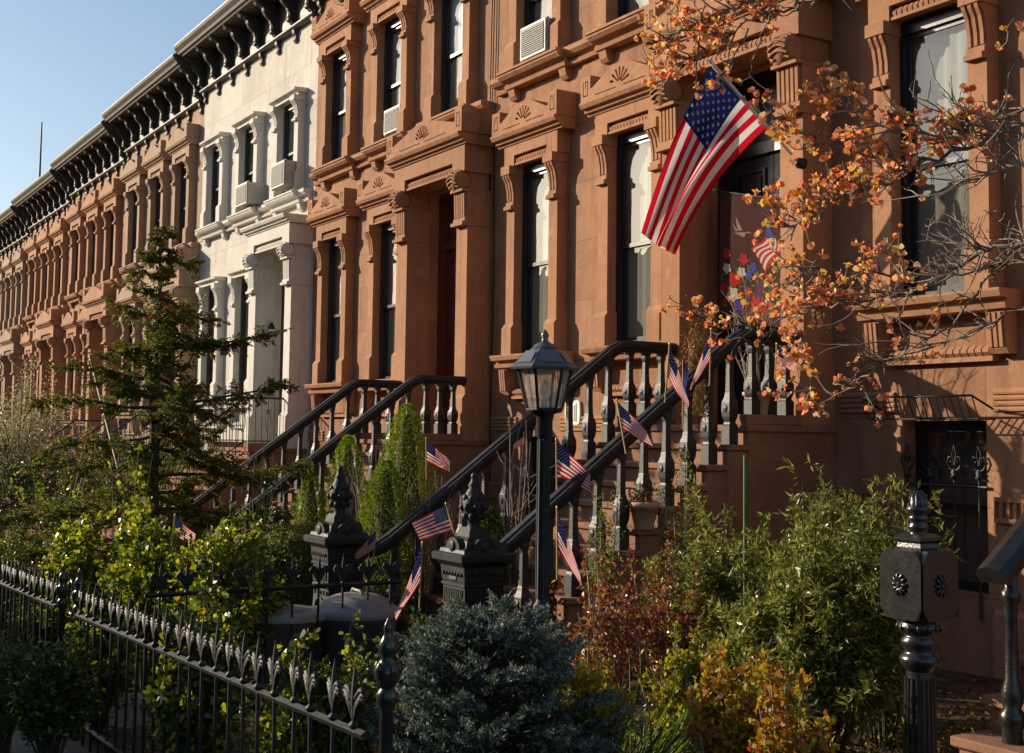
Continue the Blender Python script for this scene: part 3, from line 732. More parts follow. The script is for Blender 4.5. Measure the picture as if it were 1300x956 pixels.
def newel(x, y, z, label):
    root = empty('newel_post', (x, y, z), label, 'newel post', 'ornate iron newel posts')
    mb = MB(); w_ = .20
    mb.sq([(.235,0),(.235,.10),(.215,.13),(.20,.15),(.175,.60),(.19,.615),(.19,.635),(.18,.645)])
    mb.sq([(.18,.645),(.185,.66),(.185,.80),(.20,.81),(.20,.825),(.19,.83)])
    mb.sq([(.19,.83),(.195,.85),(.205,.955),(.22,.97)])
    for sx in range(4):
        i0 = len(mb.v)
        for k in range(11): mb.box(-.165+k*.030, -.165+k*.030+.014, -.184, -.195, .675, .785)
        for k in range(7): mb.lathe([(.004,0),(.016,-.006),(.016,-.012),(.006,-.018)], (-.15+k*.05, -.198, .90), 8, 0, 'y')
        # arch with figure panel
        for k in range(9):
            a = pi*k/8; a2 = pi*(k+1)/8
            if k < 8: mb.tube([(.10*math.cos(a), -.188, .42+.10*math.sin(a)), (.10*math.cos(a2), -.188, .42+.10*math.sin(a2))], .014, 5)
        mb.tube([(-.10,-.205,.20),(-.10,-.19,.42)], .014, 5); mb.tube([(.10,-.205,.20),(.10,-.19,.42)], .014, 5)
        mb.lathe([(.004,.20),(.03,.22),(.045,.30),(.03,.38),(.035,.42),(.02,.46),(.004,.47)], (0,-.185,0), 8)
        for k in range(5): mb.box(-.15+k*.068, -.15+k*.068+.03, -.176, -.19, .55, .585)
        mb.xf(Matrix.Rotation(pi/2*sx, 4, 'Z'), i0)
    mb.obj('pedestal', M['iron'], root)
    mb = MB(); mb.sq([(.22,.97),(.26,1.0),(.265,1.045),(.25,1.055),(.215,1.06),(.205,1.085),(.17,1.10),(.15,1.15),(.105,1.18),(.10,1.22),(.075,1.25)])
    for sx in range(4):
        i0 = len(mb.v)
        mb.face_prism([(-.12,1.07),(.12,1.07),(.105,1.13),(.06,1.165),(0,1.18),(-.06,1.165),(-.105,1.13)], -.205, -.14)
        mb.lathe([(.05,0),(.045,-.012),(.02,-.016)], (0,-.204,1.11), 8, 0, 'y')
        mb.xf(Matrix.Rotation(pi/2*sx, 4, 'Z'), i0)
    mb.obj('cap', M['iron'], root)
    mb = MB(); mb.lathe([(.06,1.25),(.05,1.28),(.085,1.33),(.105,1.40),(.10,1.46),(.07,1.52),(.045,1.55),(.055,1.57),(.035,1.60),(.028,1.63),(.034,1.645),(.02,1.665),(.004,1.67)], n=14)
    for k in range(8):
        for q in range(3):
            a = 2*pi*(k+.5*(q%2))/8; z = 1.33+q*.07; r_ = (.088,.105,.085)[q]
            mb.lathe([(.004,-.03),(.022,-.01),(.024,.012),(.006,.032)], (r_*math.cos(a), r_*math.sin(a), z), 6)
    mb.obj('finial', M['iron'], root)
    root.scale = (.88, .88, .97)
    return root
NEW_Y = 4.50
railing(-10.10, 2.06, 'left iron railing of the flagged brownstone stoop, its curled lower end over the bare twigs', -1)
railing(-8.32, 2.06, 'right iron railing of the flagged brownstone stoop, passing behind the lamp post', 1)
railing(-16.30, 1.86, 'left iron railing of the stoop with the dark red door', -1)
railing(-14.44, 1.86, 'right iron railing of the stoop with the dark red door, cone shrubs in front', 1)
railing(-3.95, 2.24, 'near glossy black handrail cut by the right edge of the photo', -1, True)
railing(-2.15, 2.24, 'glossy black handrail on the far side of the nearest stoop', 1, True)
newel(-10.12, NEW_Y, .04, 'ornate iron newel post at the foot of the left railing, above the bins')
newel(-8.32, 4.80, .04, 'ornate iron newel post beside the lamp post at the foot of the right railing')
newel(-16.32, NEW_Y, -.2, 'ornate iron newel post at the far side of the stoop with the red door')
newel(-14.46, NEW_Y, -.15, 'ornate iron newel post below the right railing of the stoop with the red door')

def gate_newel(x, y, z, label):
    root = empty('iron_post', (x, y, z), label, 'iron post', None, 0)
    mb = MB(); mb.lathe([(.15,0),(.15,.12),(.12,.16),(.095,.20),(.092,.60),(.083,.93),(.078,.98)], n=20)
    for k in range(18):
        a = 2*pi*k/18; mb.tube([(.098*math.cos(a),.098*math.sin(a),.22),(.082*math.cos(a),.082*math.sin(a),.95)], .008, 5)
    mb.obj('shaft', M['iron_gloss'], root)
    mb = MB(); mb.lathe([(.078,.98),(.10,1.0),(.118,1.02),(.118,1.045),(.10,1.06),(.085,1.075),(.105,1.10),(.112,1.125),(.09,1.145),(.085,1.155),(.125,1.175),(.13,1.20),(.10,1.22),(.10,1.235)], n=24)
    for k in range(14):
        a = 2*pi*k/14; mb.lathe([(.004,-.016),(.016,0),(.004,.016)], (.127*math.cos(a),.127*math.sin(a),1.19), 6)
    mb.obj('collar', M['iron_gloss'], root)
    mb = MB(); h = .155; c0 = 1.40
    # faceted cube: octagonal in every face
    bm_ = MB(); a = .165; c = .055
    for sx in range(4):
        i0 = len(mb.v)
        out = [(-a+c,c0-a),(a-c,c0-a),(a-.01,c0-a+c),(a-.01,c0+a-c),(a-c,c0+a),(-a+c,c0+a),(-a+.01,c0+a-c),(-a+.01,c0-a+c)]
        mb.face_prism(out, -a, -a+.04)
        mb.xf(Matrix.Rotation(pi/2*sx, 4, 'Z'), i0)
    mb.sq([(.10,c0-a-.005),(.13,c0-a+.01),(.147,c0-a+.05),(.147,c0+a-.05),(.12,c0+a-.01),(.09,c0+a+.01)])
    for sx in range(4):
        i0 = len(mb.v)
        mb.lathe([(.012,0),(.018,-.014),(.008,-.02)], (0,-a,c0), 8, 0, 'y')
        for k in range(10):
            t_ = 2*pi*k/10; mb.tube([(.016*math.cos(t_),-a-.006,c0+.016*math.sin(t_)),(.032*math.cos(t_),-a-.013,c0+.032*math.sin(t_)),(.052*math.cos(t_),-a-.004,c0+.052*math.sin(t_))], [.006,.010,.007], 6)
        mb.xf(Matrix.Rotation(pi/2*sx, 4, 'Z'), i0)
    mb.obj('head', M['iron_gloss'], root)
    mb = MB(); z = c0+a
    mb.sq([(.09,z+.01),(.085,z+.03),(.10,z+.045),(.10,z+.06),(.07,z+.075)])
    mb.lathe([(.055,z+.075),(.05,z+.085),(.06,z+.10),(.06,z+.115),(.048,z+.125),(.058,z+.14),(.058,z+.155),(.05,z+.165),(.07,z+.185),(.072,z+.20),(.052,z+.21),(.052,z+.235),(.045,z+.26),(.028,z+.275),(.005,z+.28)], n=20)
    for k in range(12):
        a_ = 2*pi*k/12; mb.tube([(.052*math.cos(a_),.052*math.sin(a_),z+.21),(.046*math.cos(a_),.046*math.sin(a_),z+.255),(.02*math.cos(a_),.02*math.sin(a_),z+.279)], .007, 5)
    mb.obj('finial', M['iron_gloss'], root); root.scale = (.75, .75, .93)
    return root
pp = at_y(1166, 690, 4.62)
gate_newel(pp.x, 4.62, .0, 'glossy black post with rosettes on its cube head before the green shrubs')

# wrought iron railings of the white house and the farther stoops
def wrought(xc, zl, label, side):
    root = empty('wrought_iron_railing', (xc, 8.15, zl), label, 'railing', 'thin wrought iron railings')
    mb = MB(); slope = (2.06/12)/.232; H0 = .86
    yb, yl = 7.45-8.15, 4.85-8.15
    top = [(0,.01,H0),(0,yb,H0),(0,yl,H0-slope*(yb-yl)),(0,yl-.12,H0-slope*(yb-yl)-.02)]
    mb.tube(top, .02, 6); mb.tube([(0,.01,.12),(0,yb,.12),(0,yl,.12-slope*(yb-yl))], .012, 5); mb.obj('handrail', M['iron'], root)
    n = 30
    for i in range(n):
        y = -.06+(yl+.06)*i/(n-1)
        d = 0 if y > yb else slope*(yb-y)
        pb = MB(); pb.tube([(0,y,.0-d if y<yb else 0),(0,y,H0-d)], .009, 4)
        if i % 4 == 2:
            for s_ in (-1, 1):
                pts = [(0, y+s_*(.012+.030*math.sin(t_*pi)*1.2), .30-d+.36*t_) for t_ in (0,.15,.3,.5,.7,.85,1)]
                pb.tube(pts, .006, 4)
                pb.tube([(0, y+s_*(.03+.028*math.cos(a)), .62-d+.028*math.sin(a)) for a in [k*pi/4 for k in range(8)]], .005, 4)
        pb.obj('picket', M['iron'], root)
    return root
wrought(-22.60, 1.66, 'thin scrolled wrought iron railing on the left of the white house stoop', -1)
wrought(-20.80, 1.66, 'thin scrolled wrought iron railing on the right of the white house stoop', 1)
wr = None
for i in range(3):
    xh = -26.82-6.25*(i+1)+6.25-1.12; z = 2.06-.57-.185*i
    for s_, nm in ((-1, 'left'), (1, 'right')):
        o = wrought(xh+s_*.9, z, 'thin iron railing on the %s of the %s stoop left of the white house' % (nm, ('first','second','third')[i]), s_)

# ------------------------------------------------------------------ garden fences
def spear(mb, h, sc=1.0):
    mb.tube([(0,0,.0),(0,0,h-.20*sc)], .0085, 6)
    mb.lathe([(.009,h-.225*sc),(.019,h-.215*sc),(.019,h-.205*sc),(.009,h-.195*sc)], n=8)
    mb.lathe([(.008,h-.19*sc),(.014,h-.13*sc),(.011,h-.07*sc),(.006,h-.03*sc),(.001,h)], n=6)
    for s_ in (-1, 1):
        for (z1_, l_, q) in ((-.195,.085,.046),(-.168,.070,.054),(-.135,.052,.044)):
            mb.tube([(0,0,h+z1_*sc),(s_*q*.45*sc,0,h+(z1_+l_*.55)*sc),(s_*q*sc,0,h+(z1_+l_)*sc),(s_*(q+.014)*sc,0,h+(z1_+l_-.004)*sc),(s_*(q+.018)*sc,0,h+(z1_+l_-.016)*sc)], [.006,.013,.013,.010,.005], 6)
def fence(x0, y0, x1, y1, n, label, h=1.03, rail=(.13,.80), sc=1.0, grp='iron garden fences'):
    root = empty('iron_fence', (x0, y0, gz(x0)), label, 'fence', grp)
    L_ = math.hypot(x1-x0, y1-y0); root.rotation_euler.z = math.atan2(y1-y0, x1-x0)
    tilt = (gz(x1)-gz(x0))/L_
    for zr in rail:
        mb = MB(); mb.tube([(0,0,zr),(L_,0,zr+tilt*L_)], .016, 4, smooth=False); mb.obj('rail', M['iron'], root)
    mb = MB(); spear(mb, h, sc); me = mb.mesh('picket', M['iron'])
    for i in range(n):
        x = L_*(i+.5)/n; o = link('picket', me, root, (x, 0, tilt*x)); o.rotation_euler = (rnd.uniform(-.012,.012), rnd.uniform(-.012,.012), rnd.uniform(-.15,.15))
    return root
fence(-8.25, 1.90, -4.02, 1.90, 23, 'black spear topped fence along the sidewalk in the lower left', .985, (.12,.755))
fence(-14.6, 1.90, -8.85, 1.90, 31, 'black spear topped fence farther left along the sidewalk, in the shade', .985, (.12,.755))
fence(-8.36, 2.35, -8.36, 4.22, 10, 'black fence running from the near newel post in front of the bins', 1.06, (.12,.84))
def fence_post(x, y, label, h=1.17):
    root = empty('fence_post', (x, y, gz(x)), label, 'fence post', 'fence posts')
    mb = MB(); mb.lathe([(.07,0),(.07,.08),(.045,.12),(.035,.5),(.032,h-.30),(.05,h-.28),(.055,h-.25),(.035,h-.23)], n=12); mb.obj('shaft', M['iron_gloss'], root)
    mb = MB(); z = h-.23
    mb.lathe([(.035,z),(.06,z+.03),(.066,z+.06),(.045,z+.085),(.03,z+.10),(.045,z+.12),(.047,z+.14),(.03,z+.165),(.018,z+.18),(.024,z+.19),(.018,z+.21),(.003,z+.23)], n=12)
    for k in range(5):
        a = 2*pi*k/5; mb.lathe([(.003,-.03),(.018,-.008),(.016,.012),(.003,.028)], (.055*math.cos(a), .055*math.sin(a), z+.06), 6)
    mb.obj('finial', M['iron_gloss'], root); root.scale = (.68, .68, 1); return root
pq = at_y(493, 790, 1.90)
fence_post(pq.x, 1.90, 'iron fence post with a bulbous finial in front of the blue spruce')
fp = fence_post(-8.34, 1.93, 'iron gate post with a side scroll at the left end of the near fence', 1.04)
mb = MB(); mb.tube([(-.30+.16*math.cos(a)*k_, 0, .86+.16*math.sin(a)*k_) for a, k_ in [(t*.42, .25+t*.055) for t in range(14)]], .014, 6); mb.obj('scroll', M['iron_gloss'], fp)
fence_post(-8.80, 1.93, 'iron gate post across the gap from the scroll post', 1.04)

# ------------------------------------------------------------------ lamp post
lp = at_y(690, 600, 3.25); lx, ly = lp.x, 3.25
root = empty('lamp_post', (lx, ly, gz(lx)), 'black garden lamp post with a clear glass lantern and solar panel roof', 'lamp post')
zb = at_y(690, 520, ly).z-gz(lx); zr = at_y(690, 468, ly).z-gz(lx); ztp = at_y(690, 432, ly).z-gz(lx)
mb = MB(); mb.lathe([(.09,0),(.09,.10),(.055,.14),(.034,.20),(.034,.95),(.042,.96),(.042,.985),(.034,.99),(.034,1.0),(.042,1.01),(.042,1.03),(.029,1.05),(.027,zb-.10)], n=16)
for k in range(10):
    a = 2*pi*k/10; mb.tube([(.029*math.cos(a),.029*math.sin(a),1.06),(.027*math.cos(a),.027*math.sin(a),zb-.14)], .005, 4)
mb.lathe([(.027,zb-.14),(.040,zb-.12),(.036,zb-.04),(.05,zb-.02),(.085,zb-.012),(.085,zb)], n=14); mb.obj('post', M['iron'], root)
wb, wt = .082, .128; hh = zr-zb
mb = MB()
for i in range(6):
    a = 2*pi*i/6+.12; b = 2*pi*(i+1)/6+.12
    P0 = Vector((wb*math.cos(a), wb*math.sin(a), zb)); P1 = Vector((wt*math.cos(a), wt*math.sin(a), zr)); Q0 = Vector((wb*math.cos(b), wb*math.sin(b), zb)); Q1 = Vector((wt*math.cos(b), wt*math.sin(b), zr))
    mb.tube([P0, P1], .0085, 4, smooth=False); mb.tube([P0, Q0], .008, 4); mb.tube([P1, Q1], .008, 4)
lf = mb.obj('lantern_frame', M['iron'], root)
for i in range(6):
    a = 2*pi*i/6+.12; b = 2*pi*(i+1)/6+.12; q = .985
    g_ = MB(); vs_ = [(wb*q*math.cos(a), wb*q*math.sin(a), zb), (wb*q*math.cos(b), wb*q*math.sin(b), zb), (wt*q*math.cos(b), wt*q*math.sin(b), zr), (wt*q*math.cos(a), wt*q*math.sin(a), zr)]
    g_.add(vs_, [(0,1,2,3)]); g_.obj('glass_pane', M['lampglass'], lf)
mb = MB(); rt = zr+.085
mb.lathe([(wt+.035,zr-.006),(wt+.04,zr+.004),(.075,rt),(.06,rt+.012)], n=6, smooth=False, rot=.12)
mb.lathe([(.06,rt+.012),(.045,rt+.03),(.02,rt+.04),(.013,rt+.055),(.02,rt+.07),(.014,rt+.085),(.003,rt+.10)], n=12); rf = mb.obj('lantern_roof', M['lamproof'], root)
for i in range(6):
    a = 2*pi*(i+.12)/6+.12; b = 2*pi*(i+.88)/6+.12; g_ = MB(); r0, r1 = wt+.012, .093; c0 = math.cos(pi/6*.76)
    g_.add([(r0*math.cos(a), r0*math.sin(a), zr+.026), (r0*math.cos(b), r0*math.sin(b), zr+.026), (r1*math.cos(b), r1*math.sin(b), rt-.003), (r1*math.cos(a), r1*math.sin(a), rt-.003)], [(0,1,2,3)]); g_.obj('solar_panel', M['solar'], rf)
mb = MB(); mb.lathe([(.02,zb+.002),(.025,zb+.03),(.018,zb+.05),(.03,zb+.08),(.028,zb+.12),(.01,zb+.14)], n=12); mb.obj('bulb', M['lampglass'], lf)

# ------------------------------------------------------------------ air conditioners, wall fittings, antenna
def ac_unit(px, py, w_, h_, label, y=8.20, d=.50):
    p = at_y(px, py, y)
    root = empty('air_conditioner', (p.x, 8.5, p.z-h_/2), label, 'air conditioner', 'window air conditioners')
    mb = MB(); f = y-8.5
    mb.box(-w_/2, w_/2, f, f+d, 0, h_); mb.box(-w_/2-.012, w_/2+.012, f+.02, f+.05, -.012, h_+.012)
    for k in range(5): mb.box(w_/2-.001, w_/2+.006, f+.10+k*.05, f+.125+k*.05, .08, h_-.06)
    mb.obj('casing', M['ac'], root, bevel=.008)
    mb = MB(); mb.box(-w_/2+.03, w_/2-.03, f-.004, f+.002, .03, h_-.03)
    for k in range(12):
        z = .045+(h_-.09)*k/12; mb.box(-w_/2+.035, w_/2-.035, f-.012, f-.003, z, z+.012)
    mb.obj('grille', M['acg'], root); return root
ac_unit(306, 247, .62, .42, 'grey fronted air conditioner in the middle upper window of the white house', 8.13)
ac_unit(352, 222, .64, .45, 'white air conditioner in the right upper window of the white house', 8.13)
ac_unit(497, 152, .54, .38, 'slim air conditioner in the middle upper window above the red door', 8.36)
ac_unit(676, 50, .58, .42, 'white air conditioner in the left upper window of the flagged brownstone', 8.27)
p = at_y(729, 524, 8.5)
root = empty('wall_plaque', (p.x, 8.5, p.z), 'white scalloped wall plaque behind the right stoop railing', 'plaque')
mb = MB(); mb.face_prism([(-.15,-.13),(-.10,-.15),(0,-.145),(.10,-.15),(.15,-.13),(.165,0),(.15,.13),(.10,.15),(.05,.14),(0,.17),(-.05,.14),(-.10,.15),(-.15,.13),(-.165,0)], -.03, 0); mb.obj('plate', M['plaster'], root, bevel=.006)
mb = MB(); mb.box(-.06,.06,-.042,-.03,-.09,.09); mb.box(-.085,-.072,-.038,-.03,-.11,.11); mb.box(.072,.085,-.038,-.03,-.11,.11); mb.obj('inset', M['pole'], root)
p = at_y(352, 392, 8.5)
xa = -26.82+6.35-1.12-.73
root = empty('wall_lantern', (xa, 8.42, 3.78), 'small black wall lantern inside the white house doorway', 'wall lantern')
mb = MB(); mb.tube([(0,0,0),(.08,0,.02),(.12,0,.06)], .012, 6); mb.lathe([(.02,.04),(.06,.06),(.065,.08),(.03,.16),(.01,.18)], (.13,0,0), 8); mb.obj('bracket', M['iron'], root)
mb = MB(); mb.lathe([(.03,-.10),(.06,-.02),(.062,.05)], (.13,0,0), 8); mb.obj('glass_pane', M['plaster'], root)
p = at_y(50, 232, 10.5); q = at_y(50, 158, 10.5)
root = empty('antenna', (p.x, 10.5, p.z-.8), 'thin antenna mast against the sky above the far roofs', 'antenna')
mb = MB(); mb.tube([(0,0,0),(0,0,q.z-p.z+.8)], [.05,.03], 6); mb.obj('mast', M['iron'], root)
mb = MB(); mb.tube([(-.12,0,q.z-p.z+.5),(.12,0,q.z-p.z+.5)], .012, 5); mb.obj('crossbar', M['iron'], root)

root = empty('service_cables', (-14.42, 8.5, 0), 'pair of thin cables running down the facade seam beside the red door surround', 'cable')
for k, dx in enumerate((0, .12)):
    mb = MB(); mb.tube([(dx+.012*math.sin(z*1.7+k), -.02, z) for z in np.linspace(1.2, 10.2, 30)], .009, 5); mb.obj('cable', M['iron'], root)
# basement window guard of the nearest house
xc = -8.15+1.13
root = empty('window_guard', (xc, 8.5, .18), 'black iron guard rail and scrollwork over the basement window on the right', 'window guard')
mb = MB(); mb.tube([(-.60,-.05,2.02),(-.60,-.30,2.12),(.52,-.30,2.12),(.52,-.05,2.02)], .010, 5); mb.tube([(-.60,-.22,1.94),(.52,-.22,1.94)], .008, 5); mb.tube([(-.60,-.02,1.94),(-.60,-.22,1.94)], .008, 5); mb.tube([(.52,-.02,1.94),(.52,-.22,1.94)], .008, 5); mb.obj('guard_rail', M['iron'], root)
for k in range(17):
    x = -.60+1.12*k/16; mb = MB(); mb.tube([(x,-.30,2.12),(x,-.22,1.94)], .006, 4); mb.obj('bar', M['iron'], root)
for k in range(4):
    x = -.36+.24*k; mb = MB(); z = 1.52
    mb.tube([(x,-.02,.35),(x,-.02,z-.05)], .010, 5)
    mb.lathe([(.01,z-.07),(.035,z-.05),(.02,z-.03),(.03,z-.01),(.008,z+.02)], (x,-.02,0), 8)
    for s_ in (-1, 1):
        mb.tube([(x,-.02,z),(x+s_*.045,-.02,z+.02),(x+s_*.07,-.02,z+.07),(x+s_*.05,-.02,z+.12),(x+s_*.02,-.02,z+.11),(x+s_*.025,-.02,z+.075),(x+s_*.04,-.02,z+.08)], .008, 5)
        mb.tube([(x,-.02,z+.05),(x+s_*.02,-.02,z+.14),(x,-.02,z+.21)], .007, 5)
    mb.obj('scroll_bar', M['iron_old'], root)
mb = MB(); mb.tube([(-.44,-.02,1.40),(.44,-.02,1.40)], .014, 5); mb.obj('cross_rail', M['iron_old'], root)
mb = MB(); mb.face_prism([(-.5,0),(.5,0),(.45,.02),(-.45,.02)], -1.3, -.35); 
for v in range(len(mb.v)): pass
dm = mb.obj('door_mat', M['rubber'], None, (-7.05, 8.45, .0)); tag(dm, 'black door mat on the areaway paving under the basement window', 'door mat')
dm.location.z = gz(-7)-.008

# ------------------------------------------------------------------ refuse bins
def bin_(x, y, label, flat):
    root = empty('rubbish_bin', (x, y, gz(x)), label, 'bin', 'grey bins at the foot of the stoop')
    mb = MB(); mb.lathe([(.24,0),(.25,.02),(.29,.56),(.305,.57),(.305,.60)], n=28)
    for s_ in (-1, 1): mb.tube([(s_*.30,-.07,.50),(s_*.34,-.07,.47),(s_*.34,.07,.47),(s_*.30,.07,.50)], .012, 6)
    mb.obj('body', M['bin'], root)
    mb = MB()
    if flat: mb.lathe([(.325,.60),(.33,.62),(.315,.645),(.25,.66),(.24,.65),(.16,.65),(.15,.665),(.02,.665)], n=32)
    else: mb.lathe([(.325,.60),(.33,.63),(.31,.655),(.29,.66),(.24,.71),(.16,.745),(.07,.76),(.01,.762)], n=32)
    ld = mb.obj('lid', M['binlid'], root)
    mb = MB(); z = .665 if flat else .755
    mb.tube([(-.09,.0,z-.01),(-.07,0,z+.025),(.07,0,z+.025),(.09,0,z-.01)], .012, 6); mb.obj('handle', M['binlid'], ld)
    return root
p = at_y(452, 790, 3.95); bin_(p.x, 3.95, 'round bin with a domed light grey lid behind the iron fence', False)
p = at_y(362, 790, 3.45); bin_(p.x, 3.45, 'round bin with a flat grey lid half hidden by the rose leaves', True)

# ------------------------------------------------------------------ flags
def star_pts(cx, cy, r, rot=0):
    return [(cx+(r if k%2==0 else r*.4)*math.sin(rot+k*pi/5), cy+(r if k%2==0 else r*.4)*math.cos(rot+k*pi/5)) for k in range(10)]
def flag_cloth(fn, parent, nu=30, nv=26, stars=True, asp=1.9, name='flag_cloth'):
    """fn(u,v) -> Vector ; u along the fly 0..1, v down the hoist 0..1"""
    mb = MB()
    nv = 13*max(1, nv//13)
    P = [[fn(i/nu, j/nv) for i in range(nu+1)] for j in range(nv+1)]
    vs_ = [p for r_ in P for p in r_]; cu = int(round(nu*.4)); cv = nv*7//13
    for mi in (0, 1, 2):
        pass
    b = len(mb.v); mb.v += [tuple(p) for p in vs_]
    for j in range(nv):
        for i in range(nu):
            mi = 2 if (i < cu and j < cv) else (0 if (j*13//nv) % 2 == 0 else 1)
            a = b+j*(nu+1)+i; mb.f.append([a, a+1, a+nu+2, a+nu+1]); mb.m.append(mi); mb.sm.append(True)
    o = mb.obj(name, [M['red'], M['wht'], M['blu']], parent)
    if stars:
        sb = MB(); e = 1e-3; cw = cu/nu; chh = 7/13
        for r_ in range(9):
            n = 6 if r_ % 2 == 0 else 5
            for c in range(n):
                u0 = cw*((c*2+1+(0 if n == 6 else 1))/12); v0 = chh*(r_+1)/10
                rr = chh*.056
                base = fn(u0, v0); du = (fn(u0+e, v0)-base)/e; dv = (fn(u0, v0+e)-base)/e; nn = du.cross(dv).normalized()
                for s_ in (-1, 1):
                    pts = star_pts(0, 0, rr)
                    cc = base+nn*.0035*s_
                    vv = [cc+(fn(u0+x/asp, v0-y)-base) for x, y in pts]
                    ctr = cc
                    sb.add(vv+[ctr], [((k, (k+1) % 10, 10) if s_ > 0 else ((k+1) % 10, k, 10)) for k in range(10)])
        so_ = sb.obj('stars', M['wht'], o)
        so_['kind'] = 'stuff'
    return o
# the large flag: pole bracketed to the right door pilaster, leaning out towards the street
base = at_y(1014, 207, 8.10); tip = at_y(903, 80, 7.35)
dv_ = (base-tip)
root = empty('flag', tuple(base), 'large American flag hanging from a slanted pole over the stoop', 'flag')
mb = MB(); z0 = Vector((0,0,0)); tp = tip-base; mb.tube([z0, tp*.45, tp*1.03], [.014,.017,.019], 10); mb.obj('pole', M['pole'], root)
mb = MB(); mb.lathe([(.05,.06),(.05,.0),(.03,-.02),(.02,-.05)], (0,0,0), 12, 0, 'y'); mb.obj('bracket', M['iron'], root)
mb = MB(); mb.lathe([(.004,-.02),(.018,-.01),(.022,.01),(.012,.03),(.002,.035)], tuple(tp*1.01), 10); mb.obj('knob', M['pole'], root)
A0 = at_y(902, 84, 7.36)-base; B0 = None
# hoist bottom on the pole
best = min(range(100), key=lambda k: (lambda q: (q[0]-974)**2)(((lambda v: (650+F*v.dot(AR)/v.dot(AF),))((base+tp*(k/100)) - Vector((0,0,CAMH))))))
B0 = tp*(best/100)
A1 = at_y(817, 297, 7.30)-base; B1 = at_y(855, 322, 7.42)-base; Bm = at_y(905, 236, 7.35)-base; Am = at_y(862, 172, 7.22)-base
def bez(a, m_, c, t): 
    k = m_*2-(a+c)*.5
    return a*(1-t)**2+k*2*t*(1-t)+c*t*t
def big(u, v):
    P = bez(A0, Am, A1, u)*(1-v)+bez(B0, Bm, B1, u)*v
    n_ = Vector((.5,-.85,.1))
    fold = (.085*math.sin(v*8.5+1.5*u+.6)*(.12+u)**.9+.03*math.sin(v*17+4*u)*(.2+u))
    return P+n_*fold*min(1,u*5)+AF*.025+Vector((0,0,-.02*math.sin(pi*v)*u))
fc = flag_cloth(big, root, 40, 52)

def small_flag(px, py, y, size, lean, twist, label, droop=.35, seed=0, dz=0):
    """(px,py) top of the stick"""
    size *= .88; t = at_y(px, py, y); rr = random.Random(seed)
    ln = size*1.9; d = Vector((math.sin(lean), .05*math.cos(twist), math.cos(lean)))
    foot = t-d*ln
    root = empty('small_flag', tuple(foot), label, 'small flag', 'small flags stuck around the stoops')
    mb = MB(); mb.tube([(0,0,0), tuple(d*ln)], .006, 6); mb.obj('stick', M['stick'], root)
    mb = MB(); mb.lathe([(.003,-.012),(.010,0),(.003,.016)], tuple(d*ln), 6); mb.obj('knob', M['gold'], root)
    twist += 1.0; fx = Vector((math.cos(twist), math.sin(twist), 0)); w_ = size*1.5; h_ = size
    ph = rr.uniform(0, 6)
    def fn(u, v):
        P = d*(ln*.985-h_*v)
        sag = droop
        o = fx*(w_*u*(1-sag*.55)) + Vector((0,0,-1))*(w_*u*sag*(.7+.5*(1-v)) )
        n_ = fx.cross(Vector((0,0,1)))
        return P+o+n_*(.09*size*math.sin(u*7+v*3+ph)*(.2+u))
    flag_cloth(fn, root, 15, 13)
    return root
SF = [(850,437,6.35,.28,.06,.2,'small flag standing just below the landing end of the left railing',1.0),
 (783,508,6.0,.27,-.35,-.35,'small tilted flag leaning against the middle of the right railing',.55),
 (706,558,5.6,.30,-.12,-.15,'small flag behind the lamp post, blue field towards the post',.55),
 (903,418,6.9,.28,.10,2.9,'small flag behind the upper end of the right railing, near the dry vine',1.0),
 (986,437,7.3,.17,.02,.1,'tiny flag hanging at the landing under the blossom twigs',.5),
 (536,690,4.15,.30,.15,3.0,'small flag drooping in front of the iron fence beside the newel post',1.0),
 (566,640,4.9,.26,-.5,3.0,'small flag sagging over the lower left railing end behind the newel',.35),
 (541,557,6.2,.26,-.15,.15,'small faded flag right of the tall cone shrub',.5),
 (487,572,6.3,.24,.2,2.9,'small faded flag left of the tall cone shrub',.9),
 (478,672,4.7,.20,.3,2.9,'little crumpled flag at the curled end of the left railing',.6),
 (707,645,4.7,.28,-.1,.1,'small flag low behind the lamp post near the red shrub',1.0),
 (60,690,3.2,.24,-.3,.2,'small flag in the dark shrubs at the far left',.4),
 (222,655,3.0,.17,.1,.2,'little flag among the rose leaves on the left',.5),
 (672,542,6.6,.16,.1,2.8,'tiny blue and red flag on the steps left of the lamp post',.5)]
for i, (px, py, y, sz, ln_, tw, lb_, dr) in enumerate(SF): small_flag(px, py, y, sz, ln_, tw, lb_, dr, i)

# blue pennant beside the landing flag
t = at_y(867, 458, 6.5); root = empty('pennant', (t.x, t.y, t.z-.55), 'narrow blue pennant on a stick beside the small flag at the railing', 'pennant')
mb = MB(); mb.tube([(0,0,0),(0,0,.56)], .005, 5); mb.obj('stick', M['stick'], root)
mb = MB(); vs_ = []
for k in range(9): vs_ += [(.002,0,.55-k*.04),(.02+.05*math.sin(k*.35),.02*math.sin(k),.54-k*.042)]
mb.add(vs_, [(2*k,2*k+1,2*k+3,2*k+2) for k in range(8)], 0, True); mb.obj('pennant_cloth', M['blu'], root)

